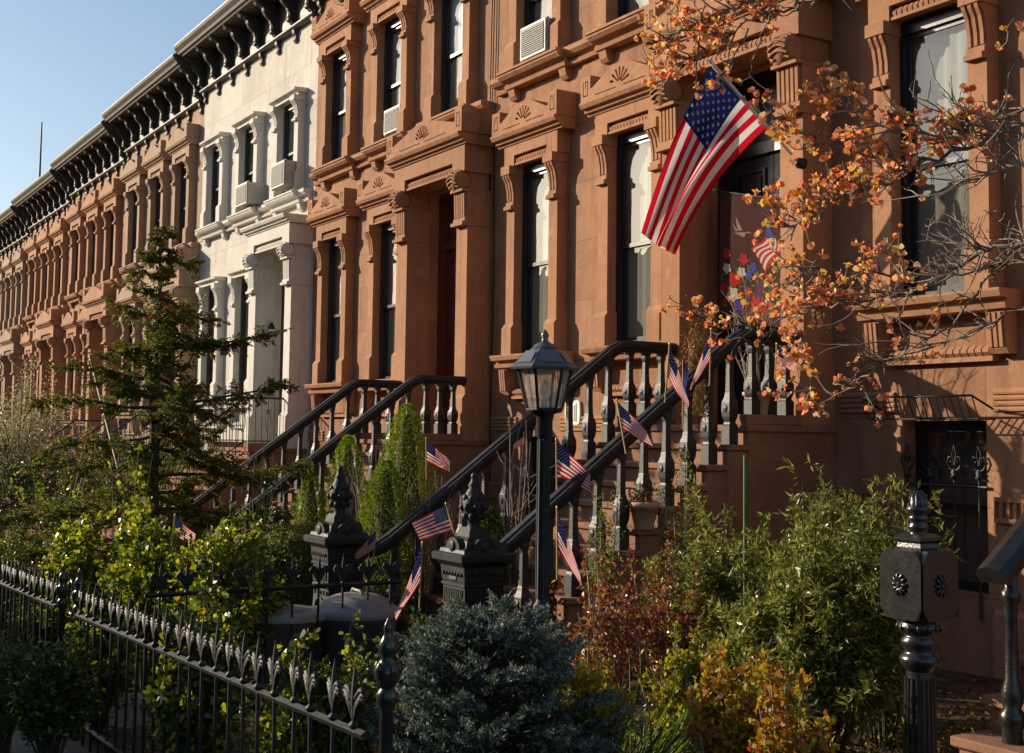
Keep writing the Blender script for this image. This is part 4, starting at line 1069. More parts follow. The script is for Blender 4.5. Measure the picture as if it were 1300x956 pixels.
# ------------------------------------------------------------------ garden banner hung in the doorway
tl = at_y(914, 243, 8.44); tr_ = at_y(1003, 255, 8.56); bl = at_y(900, 398, 8.44)
root = empty('banner', tuple(tl), 'dark garden banner with a hummingbird, flowers and a flag, hanging in the doorway', 'banner')
ex = (tr_-tl); wd = ex.length; ex.normalize(); hgt = (tl-bl).length
nrm = ex.cross(Vector((0,0,1))).normalized()
if nrm.y > 0: nrm = -nrm
def bp(u, v, off=0): return ex*(u*wd)+Vector((0,0,-1))*(v*hgt)+nrm*(.018*math.sin(u*7+v*2)*(v+.2)+off)
mb = MB(); n = 12; vs_ = [bp(i/n, j/n) for j in range(n+1) for i in range(n+1)]
mb.add(vs_, [(j*(n+1)+i, j*(n+1)+i+1, (j+1)*(n+1)+i+1, (j+1)*(n+1)+i) for j in range(n) for i in range(n)], 0, True)
bc = mb.obj('banner_cloth', M['banner'], root)
mb = MB(); mb.tube([-ex*.06, ex*(wd+.05)], .012, 8); mb.obj('rod', M['iron'], root); mb = MB(); mb.lathe([(.004,-.02),(.026,-.012),(.03,0),(.02,.02),(.004,.025)], tuple(-ex*.07), 12); mb.obj('knob', M['gold'], root)
M['leafpr'] = cloth('printed leaves', (.12,.17,.045), .1); M['purple'] = cloth('printed purple', (.10,.03,.07), .1); M['printred'] = cloth('printed red flowers', (.42,.02,.025), .1)
M['printwhite'] = cloth('printed pale flowers', (.50,.46,.38), .1); M['printblue'] = cloth('printed blue flowers', (.06,.07,.28), .1); M['printhaze'] = cloth('printed pinkish bird', (.30,.20,.16), .1)
def blob(cx, cy, r, mat, name, k_=9, off=.004, petal=.3):
    b = MB(); pts = []
    for k in range(24):
        a = 2*pi*k/24; q = r*(1+petal*math.sin(a*k_/2)*.6); pts.append(bp(cx+q*math.cos(a)/wd, cy+q*math.sin(a)/hgt, off))
    b.add([bp(cx, cy, off)]+pts, [(0, k+1, (k+1) % 24+1) for k in range(24)]); b.obj(name, M[mat], bc)
rb = random.Random(5)
for (cx, cy, r, m_) in ((.12,.50,.05,'printred'),(.35,.52,.055,'printred'),(.22,.70,.07,'printred'),(.10,.78,.05,'printred'),(.12,.62,.05,'printwhite'),(.32,.63,.05,'printwhite'),(.20,.82,.07,'printwhite'),(.48,.57,.045,'printblue'),(.42,.64,.04,'printblue'),(.28,.90,.05,'printblue'),(.52,.85,.07,'printred'),(.40,.78,.045,'printred')):
    blob(cx, cy, r, m_, 'printed_flower', 10)
b = MB()
for k in range(150):
    cx, cy = rb.uniform(.04,.96), rb.uniform(.46,.93); a = rb.uniform(0, 6.28); l_ = .035
    if cy < .5+.1*abs(cx-.5): continue
    c, s_ = math.cos(a), math.sin(a)
    b.add([bp(cx-l_*c/wd, cy-l_*s_/hgt, .0025), bp(cx+.01*s_/wd, cy-.01*c/hgt, .0025), bp(cx+l_*c/wd, cy+l_*s_/hgt, .0025), bp(cx-.01*s_/wd, cy+.01*c/hgt, .0025)], [(0,1,2,3)])
tag(b.obj('printed_foliage', M['leafpr'], bc), kind='stuff')
b = MB(); pts = [(.52,.66),(.95,.72),(.93,.97),(.56,.96)]; b.add([bp(x, y, .0015) for x, y in pts], [(0,1,2,3)]); b.obj('printed_pot', M['purple'], bc)
b = MB()
for tri in ([(.22,.32),(.40,.30),(.36,.345)], [(.24,.18),(.34,.29),(.27,.30)], [(.27,.30),(.20,.24),(.24,.31)], [(.40,.29),(.47,.30),(.40,.31)]): b.add([bp(x, y, .003) for x, y in tri], [(0,1,2)])
b.obj('printed_bird', M['printhaze'], bc)
# printed waving flag
b = MB(); nU, nV = 12, 9
def pf(u, v): 
    x = .66+.22*v+.0*u-.16*u+.05*math.sin(u*5); y = .17+.06*v+.40*u*.72+.04*math.sin(u*4+v*2)+.10*v
    return bp(x, y, .0045)
for j in range(nV):
    for i in range(nU):
        mi = 2 if (i < 4 and j < 5) else (0 if j % 2 == 0 else 1)
        b.add([pf(i/nU, j/nV), pf((i+1)/nU, j/nV), pf((i+1)/nU, (j+1)/nV), pf(i/nU, (j+1)/nV)], [(0,1,2,3)], mi)
b.obj('printed_flag', [M['printred'], M['printwhite'], M['printblue']], bc)
# ------------------------------------------------------------------ vegetation
npr = np.random.default_rng(11)
def nrmz(a): return a/np.maximum(np.linalg.norm(a, axis=1, keepdims=True), 1e-9)
class Leaves:
    def __init__(s): s.c = []; s.d = []; s.l = []; s.w = []; s.m = []
    def add(s, c, d, l, w_, m):
        c = np.asarray(c, float).reshape(-1, 3); n = len(c)
        s.c.append(c); s.d.append(np.broadcast_to(np.asarray(d, float), (n,3))); s.l.append(np.broadcast_to(l, n)); s.w.append(np.broadcast_to(w_, n)); s.m.append(np.broadcast_to(m, n))
    def obj(s, name, mats, parent, fold=.25, flat=None, rnd_=False):
        c = np.concatenate(s.c); d = nrmz(np.concatenate(s.d)); l = np.concatenate(s.l)[:,None]; w_ = np.concatenate(s.w)[:,None]; m = np.concatenate(s.m).astype(np.int32)
        n = len(c); rv = npr.normal(size=(n,3))
        if flat is not None: rv = rv*(1-flat)+np.array([0,0,1.6])*flat
        side = nrmz(np.cross(d, rv)); up = np.cross(side, d)
        sh = [(0,0),(.45,.5),(1,0),(.45,-.5)] if not rnd_ else [(0,0),(.35,.40),(.78,.48),(1,0),(.78,-.48),(.35,-.40)]; K = len(sh)
        v = np.empty((n,K,3))
        for k, (t_, q_) in enumerate(sh): v[:,k] = c+d*l*t_+side*w_*q_+up*w_*fold*abs(q_)*2
        me = bpy.data.meshes.new(name); me.vertices.add(K*n); me.loops.add(K*n); me.polygons.add(n)
        me.vertices.foreach_set('co', v.ravel()); me.loops.foreach_set('vertex_index', np.arange(K*n, dtype=np.int32))
        me.polygons.foreach_set('loop_start', np.arange(0, K*n, K, dtype=np.int32)); me.polygons.foreach_set('loop_total', np.full(n, K, np.int32))
        for x in mats: me.materials.append(x)
        me.polygons.foreach_set('material_index', m); me.update(); me.validate()
        return link(name, me, parent)
def pick(n, wts):
    w_ = np.array(wts, float); return npr.choice(len(w_), n, p=w_/w_.sum())
def place(px, top, y, wpx):
    p = at_y(px, top, y); dep = (p-Vector((0,0,CAMH))).dot(AF); return p.x, p.z-gz(p.x), wpx/2*dep/F
def bush(name, label, cat, x, y, h, rx, ry, nb, tw, lpt, ll, lw, mats, wts, stemm='bark', zc=.52, grp=None, upd=.5, droop=0, ragged=.25, cl=.05, h0=.0):
    root = empty(name, (x, y, gz(x)+h0), label, cat, grp); lv = Leaves(); mb = MB()
    for b in range(nb):
        d = nrmz(npr.normal(size=(1,3)))[0]; d[2] = abs(d[2])*1.0-.25*npr.random()
        r = npr.uniform(.45, 1.0+ragged*npr.random())
        tip = np.array([d[0]*rx*r, d[1]*ry*r, h*zc+d[2]*h*(1-zc)*r])
        base = np.array([d[0]*rx*.18, d[1]*ry*.18, 0]); mid = base*.45+tip*.55+np.array([0,0,h*.10])
        ts = np.linspace(0, 1, 6)[:,None]; path = base*(1-ts)**2+mid*2*ts*(1-ts)+tip*ts**2
        if b % 2 == 0: mb.tube([tuple(q) for q in path], [.009,.008,.006,.005,.004,.002], 4)
        for t in range(tw):
            u = npr.uniform(.35, 1.0); k = min(int(u*5), 4); f = u*5-k; q0 = path[k]*(1-f)+path[k+1]*f
            dd = nrmz((npr.normal(size=(1,3))+np.array([[0,0,upd-droop]])+(tip-base)*.5))[0]; tl = cl*npr.uniform(.6, 2.2)
            n = lpt; s_ = npr.uniform(0, 1, n)[:,None]
            c = q0+dd*tl*s_+npr.normal(size=(n,3))*cl*.22
            ld = dd*.7+npr.normal(size=(n,3))*.7+np.array([0,0,-droop*.6]); sc = npr.uniform(.6, 1.25, n)
            lv.add(c, ld, ll*sc, lw*sc, pick(n, wts))
    mb.obj('stems', M[stemm], root); lv.obj('leaves', [L[k] for k in mats], root, rnd_=lw/ll > .5)
    return root
def cone_shrub(label, x, y, h, r, mats, wts, n=9000, grp='clipped cone shrubs', top=.04, h0=0, ll=.028, lw=.010, name='cone_conifer', pw=.85):
    n = int(n*1.6); root = empty(name, (x, y, gz(x)+h0), label, 'shrub', grp); lv = Leaves()
    z = npr.power(1.5, n); z = 1-z  # more low down
    z = npr.uniform(0, 1, n)**1.25; a = npr.uniform(0, 2*pi, n)
    lump = 1+.10*np.sin(a*3+z*9)+.10*np.sin(a*5-z*17+1)+.08*np.sin(a*9+z*31)
    prof = (1-z**1.6)**pw*(.75+.25*np.minimum(1, z*6)); rr = r*(prof*lump+top)*npr.uniform(.62, 1.04, n)
    c = np.stack([rr*np.cos(a), rr*np.sin(a), z*h+.02], 1)
    d = np.stack([np.cos(a)*.8, np.sin(a)*.8, np.full(n, .75)], 1)+npr.normal(size=(n,3))*.45
    lv.add(c, d, ll*npr.uniform(.7, 1.3, n), lw, pick(n, wts))
    mb = MB(); mb.lathe([(max(.004, r*.50*((1-q**1.6)**pw*(.75+.25*min(1, q*6)))), q*h+.01) for q in (0,.05,.15,.3,.45,.6,.75,.88,.96)], n=14)
    mb.obj('inner_twigs', M['bark'], root); lv.obj('needles', [L[k] for k in mats], root); return root

# garden beds
def bed(name, x0, x1, y0, y1):
    sheet(name, x0, x1, y0, y1, .035, M['soil'], 14, 14, .018)
bed('garden_soil', -8.2, -4.55, 1.98, 8.42); bed('garden_soil', -14.25, -10.6, 1.98, 8.42); bed('garden_soil', -20.4, -16.9, 1.98, 8.42); bed('garden_soil', -26.7, -23.0, 1.98, 8.42); bed('garden_soil', -40, -28.5, 1.98, 5.0)
root = Leaves(); n = 5000
cc = np.stack([npr.uniform(-14.2, -4.6, n), npr.uniform(2.0, 8.2, n), np.zeros(n)], 1); cc[:,2] = .03*(cc[:,0]+9.3)+.045
kp = (cc[:,0] > -8.2) | (cc[:,0] < -10.6); cc = cc[kp]
dd = npr.normal(size=(len(cc),3)); dd[:,2] *= .25
root.add(cc, dd, npr.uniform(.03, .07, len(cc)), .03, 0); tag(root.obj('leaf_litter', [L['litter']], None), 'dead leaves scattered over the garden soil', 'leaf litter', kind='stuff')

# blue spruce (foreground)
x, h, r = place(622, 790, 2.85, 285)
root = empty('blue_spruce', (x, 2.85, gz(x)), 'low blue green spruce in the foreground beneath the lamp post', 'shrub'); lv = Leaves(); mb = MB()
mb.tube([(0,0,0),(0,0,h*.95)], [.03,.008], 7)
for b in range(190):
    t = npr.uniform(0.04, 1)**.8; z0_ = h*(.12+.82*t); a = b*2.4+npr.uniform(-.3,.3); lump_ = 1+.22*math.sin(a*2+1)+.12*math.sin(a*5+t*6)
    R_ = r*.92*lump_*(1-t**3.0)**.6*npr.uniform(.66, 1.12)+.04
    p0 = np.array([0,0,z0_-.10]); p1 = np.array([R_*math.cos(a), R_*math.sin(a), z0_+.06+.10*npr.random()])
    mb.tube([tuple(p0), tuple((p0+p1)/2+np.array([0,0,-.02])), tuple(p1)], [.008,.006,.003], 4)
    for t2 in range(13):
        u = npr.uniform(.45, 1.0); q = p0*(1-u)+p1*u; aa = a+npr.choice([-1,1])*npr.uniform(.2, 1.0); tl = .12*npr.uniform(.5, 1.1)
        d = np.array([math.cos(aa), math.sin(aa), npr.uniform(.1,.7)]); d /= np.linalg.norm(d)
        n = 34; s_ = np.linspace(0, 1, n)[:,None]; c = q+d*tl*s_
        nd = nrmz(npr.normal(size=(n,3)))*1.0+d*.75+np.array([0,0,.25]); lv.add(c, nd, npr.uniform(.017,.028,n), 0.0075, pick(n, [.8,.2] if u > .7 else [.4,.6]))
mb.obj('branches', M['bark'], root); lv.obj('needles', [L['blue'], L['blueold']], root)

# nandina / bamboo like shrubs in front of the wall
for (px, top, y, wpx, lb_) in ((250, 722, 2.06, 210, 'low leafy growth poking through the middle of the near fence'), (130, 728, 2.04, 150, 'low leafy growth poking through the left end of the near fence'), (395, 800, 2.3, 130, 'low leafy growth behind the right end of the near fence')):
    x, h, r = place(px, top, y, wpx); bush('low_growth', lb_, 'shrub', x, y, h, r, .20, 60, 16, 8, .044, .026, ['rose','dark','yellow'], [.35,.58,.07], 'bark', .5, 'low growth along the near fence', .5, .1, .3, .05)
for (px, top, y, wpx, lb_) in ((45, 745, 2.3, 130, 'dark low shrub behind the far left stretch of fence'), (12, 700, 2.4, 90, 'taller dark shrub behind the far left stretch of fence'), (70, 800, 1.62, 70, 'small feathery shrub at the foot of the scroll gate post')):
    x, h, r = place(px, top, y, wpx); bush('low_growth', lb_, 'shrub', x, y, h, r, .25, 50, 15, 9, .042, .018, ['dark','yew','rose'], [.55,.3,.15], 'bark', .5, 'dark shrubs at the far left of the fence', .5, .1, .3, .06)
lv = Leaves()
for k in range(620):
    gx, gy = npr.uniform(-8.1, -4.65), npr.uniform(2.1, 6.6); n = 26; hh = npr.uniform(.06,.32); ty = int(npr.choice([0,0,1,1,2,3]))
    c = npr.normal(size=(n,3))*np.array([.07,.07,0])+np.array([gx, gy, gz(gx)+.04]); c[:,2] += npr.uniform(0, hh, n)
    lv.add(c, npr.normal(size=(n,3))+np.array([0,0,.6]), npr.uniform(.02,.05,n), .015, ty)
tag(lv.obj('ground_cover', [L['nandina'], L['dark'], L['yellow'], L['litter']], None), 'mixed low ground cover between the shrubs of the near garden', 'ground cover', kind='stuff')
G_ = 'leafy green shrubs before the basement'
for (px, top, y, wpx, nb, lb_) in ((915, 612, 5.6, 230, 80, 'feathery green shrub against the stoop side, left of the other two'), (1035, 595, 5.1, 260, 120, 'large feathery green shrub in the middle, directly left of the rosette post'), (1120, 598, 5.9, 150, 60, 'green shrub with upright shoots reaching up before the basement window')):
    x, h, r = place(px, top, y, wpx)
    bush('nandina', lb_, 'shrub', x, y, h, r, r*.75, nb, 28, 11, .056, .0135, ['nandina','barberry'], [.985,.015], 'bark', .45, G_, .5, .15, .22, .055)
x, h, r = place(1165, 560, 5.5, 90)
bush('nandina', 'tall loose shoots rising above the green shrubs by the basement window', 'shrub', x, 5.5, h, r, r, 12, 10, 8, .062, .018, ['nandina','yellow'], [.93,.07], 'twig', .62, G_, .8, .1, .3, .055)
x, h, r = place(955, 770, 4.1, 150)
bush('nandina', 'lower pale leaved shrub at the front of the bed behind the orange mound', 'shrub', x, 4.1, h, r, r, 38, 18, 9, .05, .013, ['nandina','yellow'], [.95,.05], 'bark', .5, G_, .5, .1, .2, .05)
# climber by the railing
for (px, top, y, wpx, h0, lb_) in ((868, 535, 6.2, 100, .75, 'wiry olive climber winding up the lower right railing'), (765, 600, 5.2, 90, .35, 'small olive leaved shrub behind the lamp post at the railing foot')):
    x, h, r = place(px, top, y, wpx)
    bush('climbing_shrub', lb_, 'climber', x, y, h, r, r*.5, 26, 16, 8, .024, .012, ['hedge','yew','orange'], [.45,.45,.10], 'twig', .55, None, .4, .1, .5, .05)
# barberry
for (px, top, y, wpx, lb_) in ((768, 676, 4.5, 115, 'dark red leaved barberry beside the lamp post'), (845, 680, 4.9, 90, 'smaller red leaved barberry in front of the green shrubs')):
    x, h, r = place(px, top, y, wpx)
    bush('barberry', lb_, 'shrub', x, y, h, r, r, 30, 12, 8, .030, .018, ['barberry','orange','nandina'], [.80,.10,.10], 'twig', .55, 'red leaved barberries', .6, 0, .4, .05)
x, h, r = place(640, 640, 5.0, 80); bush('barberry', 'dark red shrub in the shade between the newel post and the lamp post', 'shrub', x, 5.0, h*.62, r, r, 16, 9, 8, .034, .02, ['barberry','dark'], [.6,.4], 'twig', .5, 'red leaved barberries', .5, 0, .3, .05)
# orange mounds, yellow leaves, iris
for (px, top, y, wpx, lb_, mt) in ((925, 800, 3.55, 150, 'low orange leaved mound along the bottom right', ['orange','yellow','barberry']), (1010, 822, 3.4, 110, 'smaller orange leaved mound right of the larger one', ['orange','yellow','barberry']), (748, 812, 3.3, 95, 'yellow and amber leaved low shrub right of the blue spruce', ['yellow','orange','hedge']), (872, 792, 3.95, 100, 'bright yellow green low shrub behind the orange mound', ['yellow','hedge','orange'])):
    x, h, r = place(px, top, y, wpx)
    bush('low_shrub', lb_, 'shrub', x, y, h, r, r, 40, 13, 9, .030, .019, mt, [.62,.28,.10], 'twig', .6, 'low orange and yellow shrubs', .6, 0, .25, .035)
x, h, r = place(795, 800, 3.5, 70)
root = empty('iris_clump', (x, 3.5, gz(x)), 'clump of narrow bright green blades beside the yellow shrub', 'plant'); lv = Leaves()
for k in range(130):
    a = npr.uniform(0, 6.28); o = npr.normal(size=2)*.07; ln_ = h*npr.uniform(.6, 1.1); c = np.array([o[0], o[1], 0]); d = np.array([math.cos(a)*.3, math.sin(a)*.3, 1.])
    lv.add([c], [d], ln_*.6, .012, 0); lv.add([c+d/np.linalg.norm(d)*ln_*.35], [d+np.array([math.cos(a)*.4, math.sin(a)*.4, -.2])], ln_*.6, .011, 0)
lv.obj('blades', [L['grass']], root)
# small leaved shrub at the newel foot
for (px, top, y, wpx, lb_) in ((545, 770, 3.9, 110, 'small dark leaved shrub at the foot of the near newel post'), (440, 800, 2.5, 130, 'thin green shrub behind the near fence, below the bin lids')):
    x, h, r = place(px, top, y, wpx); bush('small_shrub', lb_, 'shrub', x, y, h, r, r, 30, 13, 8, .034, .020, ['rose','dark','yellow'], [.35,.55,.10], 'bark', .55, 'dark leaved shrubs', .5, 0, .3, .045)

# rose bushes in the near left garden
RG = 'yellow green rose bushes behind the fence'
for (px, top, y, wpx, nb, lb_) in ((285, 638, 3.0, 190, 80, 'bushy rose with glossy yellow green leaves right of the evergreen trunk'), (195, 625, 2.75, 210, 84, 'bushy rose with glossy leaves at the foot of the evergreen tree'), (105, 640, 2.6, 160, 56, 'leafy rose leaning over the shaded part of the fence'), (335, 690, 3.3, 90, 32, 'smaller rose reaching over the flat grey bin lid')):
    x, h, r = place(px, top, y, wpx)
    bush('rose_bush', lb_, 'shrub', x, y, h, r, r*.55, nb, 24, 9, .044, .027, ['rose','yellow','dark'], [.68,.10,.22], 'cane', .46, RG, .6, .1, .30, .06)
for (px, top, y, wpx, lb_) in ((160, 560, 2.9, 110, 'thin rose canes with a few bright leaves beside the green stake'), (75, 520, 4.0, 130, 'loose bright leaved canes in front of the pale blossoms')):
    x, h, r = place(px, top, y, wpx)
    bush('rose_bush', lb_, 'shrub', x, y, h, r, r, 11, 6, 6, .052, .032, ['yellow','rose'], [.3,.7], 'cane', .66, RG, .9, 0, .3, .05)
# stakes
def stake(px0, py0, px1, py1, y, label, r=.012):
    a = at_y(px0, py0, y); b = at_y(px1, py1, y); a.z = a.z
    d = a-b; b2 = b-d*(b.z-gz(b.x))/max(.1, d.z)
    root = empty('garden_stake', tuple(b2), label, 'stake', 'green garden stakes'); mb = MB(); mb.tube([(0,0,0), tuple(a-b2)], r, 7); mb.obj('cane', M['cane'], root)
stake(114, 452, 164, 650, 3.6, 'long leaning green stake on the left among the rose leaves', .016); stake(946, 578, 946, 640, 5.0, 'upright green stake in the shrubs on the right')

# evergreen tree with drooping rusty sprays
x, h, r = place(205, 285, 3.9, 300)
root = empty('evergreen_tree', (x, 3.9, gz(x)), 'tall irregular evergreen with rust tinged sprays in front of the white house', 'tree'); lv = Leaves(); mb = MB()
tr = [(0,0,0),(.03,0,h*.3),(-.02,0,h*.6),(.02,0,h*.85),(-.05,0,h*.98)]
mb.tube(tr, [.075,.06,.042,.022,.008], 9); mb.obj('trunk', M['bark'], root); mb = MB()
def rx_(v): return AR.x*v, AR.y*v
def limb(z0_, ang, ln_, rise, dens=1., sz=1.):
    p0 = np.array([0,0,z0_]); d = np.array([math.cos(ang), math.sin(ang), 0]); P = []
    for k in range(9):
        u = k/8; P.append(p0+d*ln_*u+np.array([npr.normal()*.025, npr.normal()*.025, rise*u+.06*math.sin(u*5+ang)-.05*u*u]))
    mb.tube([tuple(q) for q in P], [.020*(1-.85*k/8)+.002 for k in range(9)], 5)
    for t in range(int(46*ln_*dens)+3):
        u = npr.uniform(.12, 1)**.8; k = min(int(u*8), 7); q = P[k]+(P[k+1]-P[k])*(u*8-k)
        dd = d*npr.uniform(.2, 1)+npr.normal(size=3)*.55; dd[2] = dd[2]*.8-.12; dd /= np.linalg.norm(dd); tl = npr.uniform(.10, .30)*(1.2-u*.5)*sz
        n = 40; s_ = npr.uniform(0, 1, n)[:,None]; side = np.cross(dd, [0,0,1]); side /= max(.01, np.linalg.norm(side))
        off = npr.uniform(-1, 1, n)[:,None]*(1-s_*.8)*tl*.42
        c = q+dd*tl*s_+side*off+np.array([0,0,-.35])*np.abs(off)+npr.normal(size=(n,3))*.008
        ld = dd*.8+side*np.sign(off)*.8+npr.normal(size=(n,3))*.35+np.array([0,0,-.25]); rust = .65 if npr.random() < .26 else .05
        lv.add(c, ld, npr.uniform(.03, .06, n), npr.uniform(.014,.022), pick(n, [1-rust, rust]))
ar = math.atan2(AR.y, AR.x)
for (zz, side, ln_, rise) in ((.90,1,.45,.16),(.88,-1,.3,.0),(.80,1,.6,-.06),(.78,-1,.55,.12),(.71,1,.9,.10),(.70,-1,.6,-.15),(.66,1,1.35,.30),(.62,-1,1.1,.10),(.58,1,.8,-.22),(.55,-1,1.35,-.05),(.50,1,1.75,.55),(.48,-1,1.3,-.25),(.42,1,1.2,-.2),(.40,-1,1.6,.05),(.35,1,1.7,.30),(.32,-1,1.5,-.2),(.27,1,1.5,.12),(.25,-1,1.6,.1),(.2,1,1.2,.1),(.18,-1,1.3,.1)):
    limb(h*zz, ar+(0 if side > 0 else pi)+npr.uniform(-.5,.5), ln_, rise+npr.uniform(-.12,.12), npr.uniform(.45,.9))
for k in range(58):
    zz = npr.uniform(.10, .86)**1.1; limb(h*zz, npr.uniform(0, 6.28), npr.uniform(.25,1.0)*(1.2-zz)*1.25, npr.uniform(-.3,.35), npr.uniform(.4,.9), npr.uniform(.8,1.3))
for k in range(7): limb(h*(.86+.02*k), k*2.4, .14, .10, 1.4, .6)
mb.obj('limbs', M['bark'], root); lv.obj('sprays', [L['cypress'], L['rust']], root)

# clipped cone shrubs round the stoop with the red door
for (px, top, y, wpx, lb_, n) in ((517, 516, 6.2, 84, 'tall bright green cone shrub between the two stoops', 11000), (442, 556, 6.0, 66, 'smaller bright green cone shrub left of the tall one', 8000), (490, 588, 5.1, 80, 'bright green cone shrub in front of the tall one behind the twigs', 9000), (395, 605, 5.6, 56, 'low bright green cone shrub below the right railing of the red doored stoop', 6000)):
    x, h, r = place(px, top, y, wpx); cone_shrub(lb_, x, y, h, r*1.25, ['spruce','yew'], [.92,.08], n, pw=.62)
st_z = 2.06-(2.06/12)*9
x, h, r = place(622, 607, 5.55, 68)
zst = 2.06-(2.06/12)*(int((7.45-5.45)/.232)+1)
root = cone_shrub('dark green cone shrub in a pot standing on the stoop steps', x, 5.53, .62, r*.95, ['yew','spruce'], [.7,.3], 5000, None, h0=zst-gz(x)+.16, name='potted_conifer', pw=.6)
mb = MB(); mb.lathe([(.08,-.16),(.11,-.01),(.12,-.01),(.12,.01),(.10,.012)], n=18); mb.obj('pot', M['terracotta'], root)
# box hedge behind the left newel, shrub masses of the farther gardens
def box_hedge(label, x, y, lx_, ly_, h, mats, wts, n, ll=.024, lw=.016, grp=None):
    root = empty('hedge', (x, y, gz(x)), label, 'hedge', grp); lv = Leaves()
    c = npr.uniform(-1, 1, (n,3)); k = np.argmax(np.abs(c)*np.array([1,1,1.0]), axis=1); c[np.arange(n), k] = np.sign(c[np.arange(n), k])*npr.uniform(.86, 1.03, n)
    c = c*np.array([lx_/2, ly_/2, h/2])+np.array([0,0,h/2]); c += .03*np.sin(c[:,[1,2,0]]*9)
    lv.add(c, npr.normal(size=(n,3))+np.array([0,0,.5]), npr.uniform(.7,1.3,n)*ll, lw, pick(n, wts))
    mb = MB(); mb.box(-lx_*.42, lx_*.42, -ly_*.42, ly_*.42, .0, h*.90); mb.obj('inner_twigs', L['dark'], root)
    lv.obj('leaves', [L[q] for q in mats], root); return root
x, h, r = place(385, 668, 4.9, 90); box_hedge('clipped yellow green hedge left of the far newel post', x, 4.9, .75, .8, h, ['hedge','dark'], [.85,.15], 9000)
FG = 'shrubs and trees of the farther gardens'
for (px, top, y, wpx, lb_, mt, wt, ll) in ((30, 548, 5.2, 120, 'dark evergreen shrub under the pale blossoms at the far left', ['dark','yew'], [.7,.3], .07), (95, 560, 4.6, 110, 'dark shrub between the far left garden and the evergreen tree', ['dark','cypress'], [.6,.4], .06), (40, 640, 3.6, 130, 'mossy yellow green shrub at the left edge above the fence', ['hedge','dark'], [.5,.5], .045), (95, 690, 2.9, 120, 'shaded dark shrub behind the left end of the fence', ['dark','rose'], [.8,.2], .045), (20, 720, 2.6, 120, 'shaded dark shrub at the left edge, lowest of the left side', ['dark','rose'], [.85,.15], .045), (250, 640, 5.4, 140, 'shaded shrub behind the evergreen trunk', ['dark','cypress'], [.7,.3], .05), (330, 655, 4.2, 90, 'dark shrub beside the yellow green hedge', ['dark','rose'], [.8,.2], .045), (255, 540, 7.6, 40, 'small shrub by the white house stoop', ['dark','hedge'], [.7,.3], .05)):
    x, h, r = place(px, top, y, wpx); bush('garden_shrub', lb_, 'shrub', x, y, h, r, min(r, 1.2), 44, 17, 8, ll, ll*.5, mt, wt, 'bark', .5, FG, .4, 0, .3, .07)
x, h, r = place(22, 778, 1.5, 150); bush('juniper', 'dark feathery juniper in the bottom left corner in front of the fence', 'shrub', x, 1.45, h, r, r*.5, 60, 14, 14, .032, .009, ['yew','cypress','hedge'], [.5,.4,.1], 'bark', .45, None, .3, .3, .25, .06)

# pale flowering tree
x, h, r = place(30, 398, 5.6, 250)
root = empty('flowering_tree', (x, 5.6, gz(x)), 'small tree covered in pale pinkish blossom at the left edge', 'tree'); lv = Leaves(); mb = MB()
mb.tube([(0,0,0),(.05,.03,.7),(0,0,1.3)], [.09,.075,.06], 9); mb.obj('trunk', M['bark'], root); mb = MB()
for b in range(85):
    d = nrmz(npr.normal(size=(1,3)))[0]; d[2] = abs(d[2])*.9-.1; q = npr.uniform(.6, 1.08); tip_ = np.array([d[0]*r*q, d[1]*min(r, 2.2)*q, 1.5+d[2]*(h-1.5)*q])
    mid = np.array([d[0]*r*.35, d[1]*.5, 1.5+(h-1.5)*.25*q]); ts = np.linspace(0,1,8)[:,None]; P = np.array([0,0,1.25])*(1-ts)**2+mid*2*ts*(1-ts)+tip_*ts**2
    mb.tube([tuple(v) for v in P], [.03,.024,.018,.014,.010,.008,.005,.003], 4)
    for t in range(26):
        u = npr.uniform(.3, 1); k = min(int(u*7), 6); q0 = P[k]+(P[k+1]-P[k])*(u*7-k); n = 9
        c = q0+npr.normal(size=(n,3))*.10; lv.add(c, npr.normal(size=(n,3)), npr.uniform(.03,.055,n), .036, pick(n, [.66,.34]))
mb.obj('limbs', M['bark'], root); lv.obj('blossoms', [L['blossom'], L['nandina']], root)

# bare twiggy shrubs
def twiggy(label, x, y, h, r, n, h0=0, m='twig', grp='bare twiggy shrubs'):
    root = empty('bare_shrub', (x, y, gz(x)+h0), label, 'shrub', grp); mb = MB()
    for k in range(n):
        a = npr.uniform(0, 6.28); q = r*npr.uniform(.2, 1); hh = h*npr.uniform(.6, 1.05); b0 = np.array([math.cos(a)*r*.15, math.sin(a)*r*.15, 0]); t_ = np.array([math.cos(a)*q, math.sin(a)*q, hh])
        P = [b0+(t_-b0)*u+npr.normal(size=3)*.018*(u>0)+np.array([0,0,.08*math.sin(u*3)]) for u in (0,.2,.4,.6,.8,1)]
        mb.tube([tuple(v) for v in P], [.008,.007,.006,.005,.0035,.002], 4)
        for j in range(4):
            u = npr.integers(2, 5); d = npr.normal(size=3); d[2] = abs(d[2])+.4; d /= np.linalg.norm(d); l_ = h*.22*npr.random()+.04
            mb.tube([tuple(P[u]), tuple(P[u]+d*l_*.5+npr.normal(size=3)*.01), tuple(P[u]+d*l_)], [.004,.003,.0015], 3)
    mb.obj('twigs', M[m], root); return root
for (px, top, y, wpx, n, lb_) in ((492, 590, 5.1, 100, 26, 'pale bare twigs in front of the cone shrubs left of the curled railing end'), (545, 610, 5.4, 90, 26, 'pale bare twigs between the two newel posts'), (455, 560, 5.5, 80, 18, 'bare twigs around the smaller cone shrub'), (330, 575, 5.0, 90, 18, 'bare twigs at the foot of the stoop with the red door'), (655, 545, 5.7, 50, 10, 'few bare twigs rising between the railings left of the lamp post')):
    x, h, r = place(px, top, y, wpx); twiggy(lb_, x, y, h, r, n)
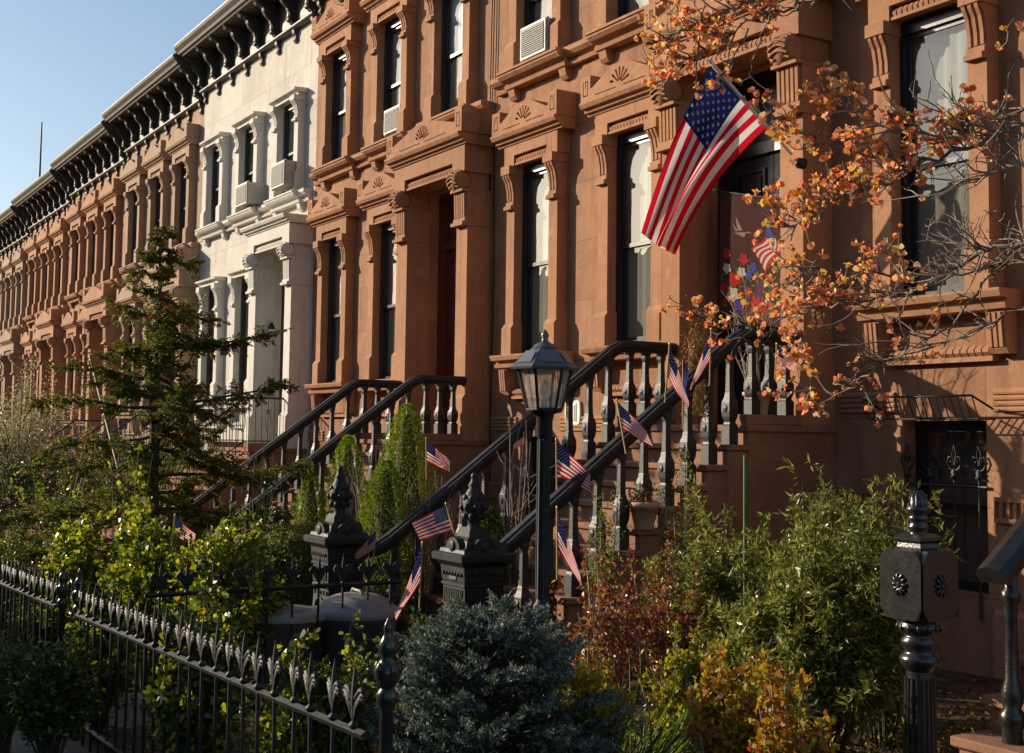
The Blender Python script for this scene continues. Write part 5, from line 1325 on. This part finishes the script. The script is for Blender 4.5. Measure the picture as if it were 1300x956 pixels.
x, h, r = place(918, 335, 7.3, 130); root = twiggy('tall bare twigs in a pot on the stoop landing below the banner', x, 7.7, h-2.15-gz(x)+.1, r, 13, 2.12-gz(x), grp='bare twiggy shrubs')
mb = MB(); mb.lathe([(.09,0),(.12,.20),(.135,.20),(.135,.23),(.11,.235)], n=18); mb.obj('pot', M['terracotta'], root)
# pot on the steps, dry vine on the railing
zs_ = 2.06-(2.06/12)*(int((7.45-6.35)/.232)+1)
p = at_y(818, 590, 6.33); root = empty('flower_pot', (p.x, 6.33, zs_), 'pale terracotta flower pot on the steps behind the right railing', 'flower pot')
mb = MB(); mb.lathe([(.075,0),(.115,.17),(.13,.17),(.135,.215),(.12,.22),(.11,.19)], n=20); mb.obj('pot', M['terracotta'], root)
lv = Leaves(); n = 260; lv.add(npr.normal(size=(n,3))*np.array([.06,.06,.05])+np.array([0,0,.24]), npr.normal(size=(n,3))+np.array([0,0,.8]), .045, .014, 0); lv.obj('leaves', [L['litter']], root)
p = at_y(925, 500, 7.0); root = empty('dry_vine', (-8.36, p.y, 2.15), 'tangled dry straw coloured vine hanging from the upper right railing', 'vine'); mb = MB()
for k in range(46):
    ph = npr.uniform(0, 6.28); a = npr.uniform(.05,.13); top = npr.uniform(.55,.75)
    mb.tube([(npr.normal()*.02+.03*math.sin(u*6+ph), (a*math.sin(u*pi*1.3+ph)+.02*math.sin(u*17+ph))*(.5+u*.8), top-(top+.02)*u) for u in np.linspace(0,1,10)], npr.uniform(.002,.0045), 4)
mb.obj('stems', M['straw'], root); lv = Leaves(); n = 420; lv.add(npr.normal(size=(n,3))*np.array([.04,.07,.16])+np.array([-.02,0,.5]), npr.normal(size=(n,3)), .030, .012, pick(n, [.6,.4])); lv.obj('dry_leaves', [L['orange'], L['litter']], root)

# ------------------------------------------------------------------ dogwood branches reaching in from the right
TX, TY = -1.25, 2.7
root = empty('dogwood_tree', (TX, TY, gz(TX)), 'flowering dogwood reaching in from the right with pink and amber blossoms', 'tree')
R0 = Vector((TX, TY, gz(TX))); mb = MB(); mb.tube([(0,0,-.05),(.03,.02,.8),(-.02,.04,1.6),(-.10,.1,2.4),(-.12,.15,3.1)], [.11,.09,.08,.07,.05], 10); mb.obj('trunk', M['bark'], root)
mb = MB(); lv = Leaves()
def jit(v, s_): return Vector((v.x+npr.normal()*s_, v.y+npr.normal()*s_, v.z+npr.normal()*s_))
def blossom(p, d, sc=1.):
    d = Vector(d).normalized(); a = d.orthogonal().normalized(); b = d.cross(a); k0 = npr.random()*6.28; mi = int(pick(1, [.82,.18])[0]); n = 4
    sz = .0225*sc*npr.uniform(.7, 1.35); op = npr.uniform(.25, .9)
    for k in range(n):
        w_ = k0+pi/2*k; q = (a*math.cos(w_)+b*math.sin(w_))*op+d*(1.15-op)
        lv.add([tuple(p)], [tuple(q)], sz, sz*.95, mi if npr.random() < .8 else 1-mi)
    lv.add([tuple(p)]*3, npr.normal(size=(3,3))*.5+np.array(d)*.8, sz*.4, sz*.3, 2)
def twig(p, d, ln_, lvl, fl, rad):
    P = [p]; d = Vector(d).normalized(); k = max(3, int(ln_/.035))
    for i in range(k):
        d = (d+Vector(npr.normal(size=3))*.20+Vector((0,0,.05))).normalized(); P.append(P[-1]+d*ln_/k)
    mb.tube(P, [max(.0016, rad*(1-.7*i/k)) for i in range(k+1)], 4 if rad < .006 else 6)
    if lvl > 0:
        for j in range(2 if lvl == 1 else 3):
            i = int(npr.integers(1, k+1)); dd = d+Vector(npr.normal(size=3))*.75+Vector((0,0,.18)); twig(P[i], dd, ln_*npr.uniform(.35,.65), lvl-1, fl, rad*.6)
    if npr.random() < fl:
        blossom(P[-1], d+Vector((0,0,.5)))
        if npr.random() < .75: blossom(P[-1]+Vector(npr.normal(size=3))*.020, d+Vector(npr.normal(size=3))*.6)
def branch(pts, r0, r1, start, dens, flr, tl=.22, lvl=1):
    """pts: (px,py,depth); flr: (px0, px1, prob) blossom range"""
    W_ = [at_d(*q)-R0 for q in pts]
    k_ = None if start is None else (Vector(start)*.55+W_[0]*.45)+Vector((0,0,-.10+.12*npr.normal())); full = W_ if start is None else [Vector(start), k_]+W_; sm = []; i0 = 0 if start is None else 5
    for i in range(len(full)-1):
        a = full[max(i-1,0)]; b = full[i]; c = full[i+1]; e = full[min(i+2,len(full)-1)]
        for t in (0,.25,.5,.75):
            sm.append(b*(1-t)+c*t if i == 0 else .5*((2*b)+(c-a)*t+(2*a-5*b+4*c-e)*t*t+(3*b-a-3*c+e)*t**3))
    sm.append(full[-1]); sm = [sm[0]]+[jit(v, .028 if q < 8 and start is not None else .011) for q, v in enumerate(sm[1:])]
    n = len(sm); mb.tube(sm, [r1+(r0*.8-r1)*(1-i/(n-1))**1.4 for i in range(n)], 7)
    L_ = .80*sum((sm[i+1]-sm[i]).length for i in range(i0, n-1))
    for k in range(int(L_*dens)):
        i = int(npr.integers(i0, n-1)); t = npr.random(); p = sm[i]*(1-t)+sm[i+1]*t
        v = p+R0-Vector((0,0,CAMH)); px = 650+F*v.dot(AR)/v.dot(AF); fl = 0
        for (a, b, pr) in flr:
            if a <= px <= b: fl = pr
        d = (sm[i+1]-sm[i]).normalized()+Vector(npr.normal(size=3))*.55+Vector((0,0,.35)); twig(p, d, tl*npr.uniform(.5, 1.3), lvl, fl, .0045)
    if flr: blossom(sm[-1], (0,0,1))
S1 = (-.12,.15,3.0); S2 = (-.05,.06,2.0)
branch([(1330,150,4.6),(1223,192,4.8),(1165,208,4.9),(1127,231,5.0),(1069,246,5.2),(1031,277,5.3),(985,287,5.4)], .015, .003, S2, 42, [(900,1300,.72)], .13, 1)
branch([(1320,170,4.5),(1240,178,4.6),(1160,168,4.7),(1090,150,4.8),(1060,130,4.9)], .010, .002, S2, 34, [(900,1270,.75)], .12, 1)
branch([(1165,205,4.9),(1110,200,4.95),(1050,185,5.0),(1010,168,5.0),(975,150,5.0)], .006, .002, None, 40, [(900,1270,.72)], .10, 1)
branch([(1330,300,4.5),(1242,323,4.7),(1185,350,4.8),(1127,377,5.0),(1069,388,5.1),(1011,400,5.3),(954,415,5.5),(872,404,5.7)], .018, .003, S2, 36, [(840,1070,.75),(1070,1170,.4)], .12, 1)
branch([(1320,325,4.4),(1254,350,4.6),(1223,396,4.7),(1185,427,4.8),(1127,461,4.9),(1075,498,5.0),(1030,492,5.1)], .010, .002, S2, 24, [(990,1110,.85),(1110,1240,.2)], .13, 1)
branch([(1300,330,4.5),(1200,352,4.6),(1130,350,4.8),(1060,342,4.9),(1010,350,5.0)], .008, .002, S2, 26, [(1000,1160,.7)], .11, 1)
branch([(1127,377,5.0),(1090,395,5.0),(1050,415,5.05),(1010,430,5.1)], .005, .002, None, 24, [(980,1140,.7)], .10, 1)
branch([(1150,-60,4.4),(1042,0,4.7),(992,12,4.9),(960,28,5.0),(920,50,5.1),(880,78,5.2),(846,98,5.3)], .012, .002, S1, 40, [(820,1010,.7)], .11, 1)
branch([(1120,-70,4.5),(1000,-15,4.8),(930,8,5.0),(880,30,5.1),(842,60,5.2)], .010, .002, S1, 38, [(820,1000,.7)], .13, 1)
branch([(985,8,4.9),(975,25,4.9),(960,62,4.95),(955,92,5.0),(938,112,5.0)], .005, .002, None, 8, [(900,1000,.8)], .08, 0)
branch([(950,36,5.0),(925,82,5.0),(905,112,5.05),(890,118,5.1)], .005, .002, None, 14, [(830,935,.8)], .08, 0)
branch([(1330,60,4.3),(1300,30,4.2),(1278,40,4.2)], .004, .002, S2, 5, [(1230,1300,.9)], .08, 0)
for k in range(4):
    y0_ = 140+k*75+npr.uniform(-15,15); branch([(1330,y0_,4.3),(1270,y0_+npr.uniform(-30,40),4.5),(1225,y0_+npr.uniform(-10,60),4.6),(1180-npr.uniform(0,40),y0_+npr.uniform(20,90),4.7)], .007, .0015, S2, 18, [(1150,1230,.12)], .2, 1)
mb.obj('branches', M['dogbark'], root); lv.obj('blossoms', [L['pink'], L['amber'], L['bud']], root, .22, rnd_=True)

# ------------------------------------------------------------------ row houses across the street (unseen, added to block sky light and for window reflections)
def copy_fast(o, parent):
    c = o.copy(); COL.objects.link(c); c.parent = parent
    for ch in list(o.children): copy_fast(ch, c)
    return c
bpy.context.view_layer.update()
src = H[1][0]
for i in range(13):
    c = copy_fast(src, None); xr = 12-6.25*i
    c.location = (xr, -15.5, gz(xr)-.2); c.rotation_euler.z = pi
    c['label'] = 'unseen added brown row house facing back from across the street'; c['group'] = 'row houses across the street'
#@@MORE
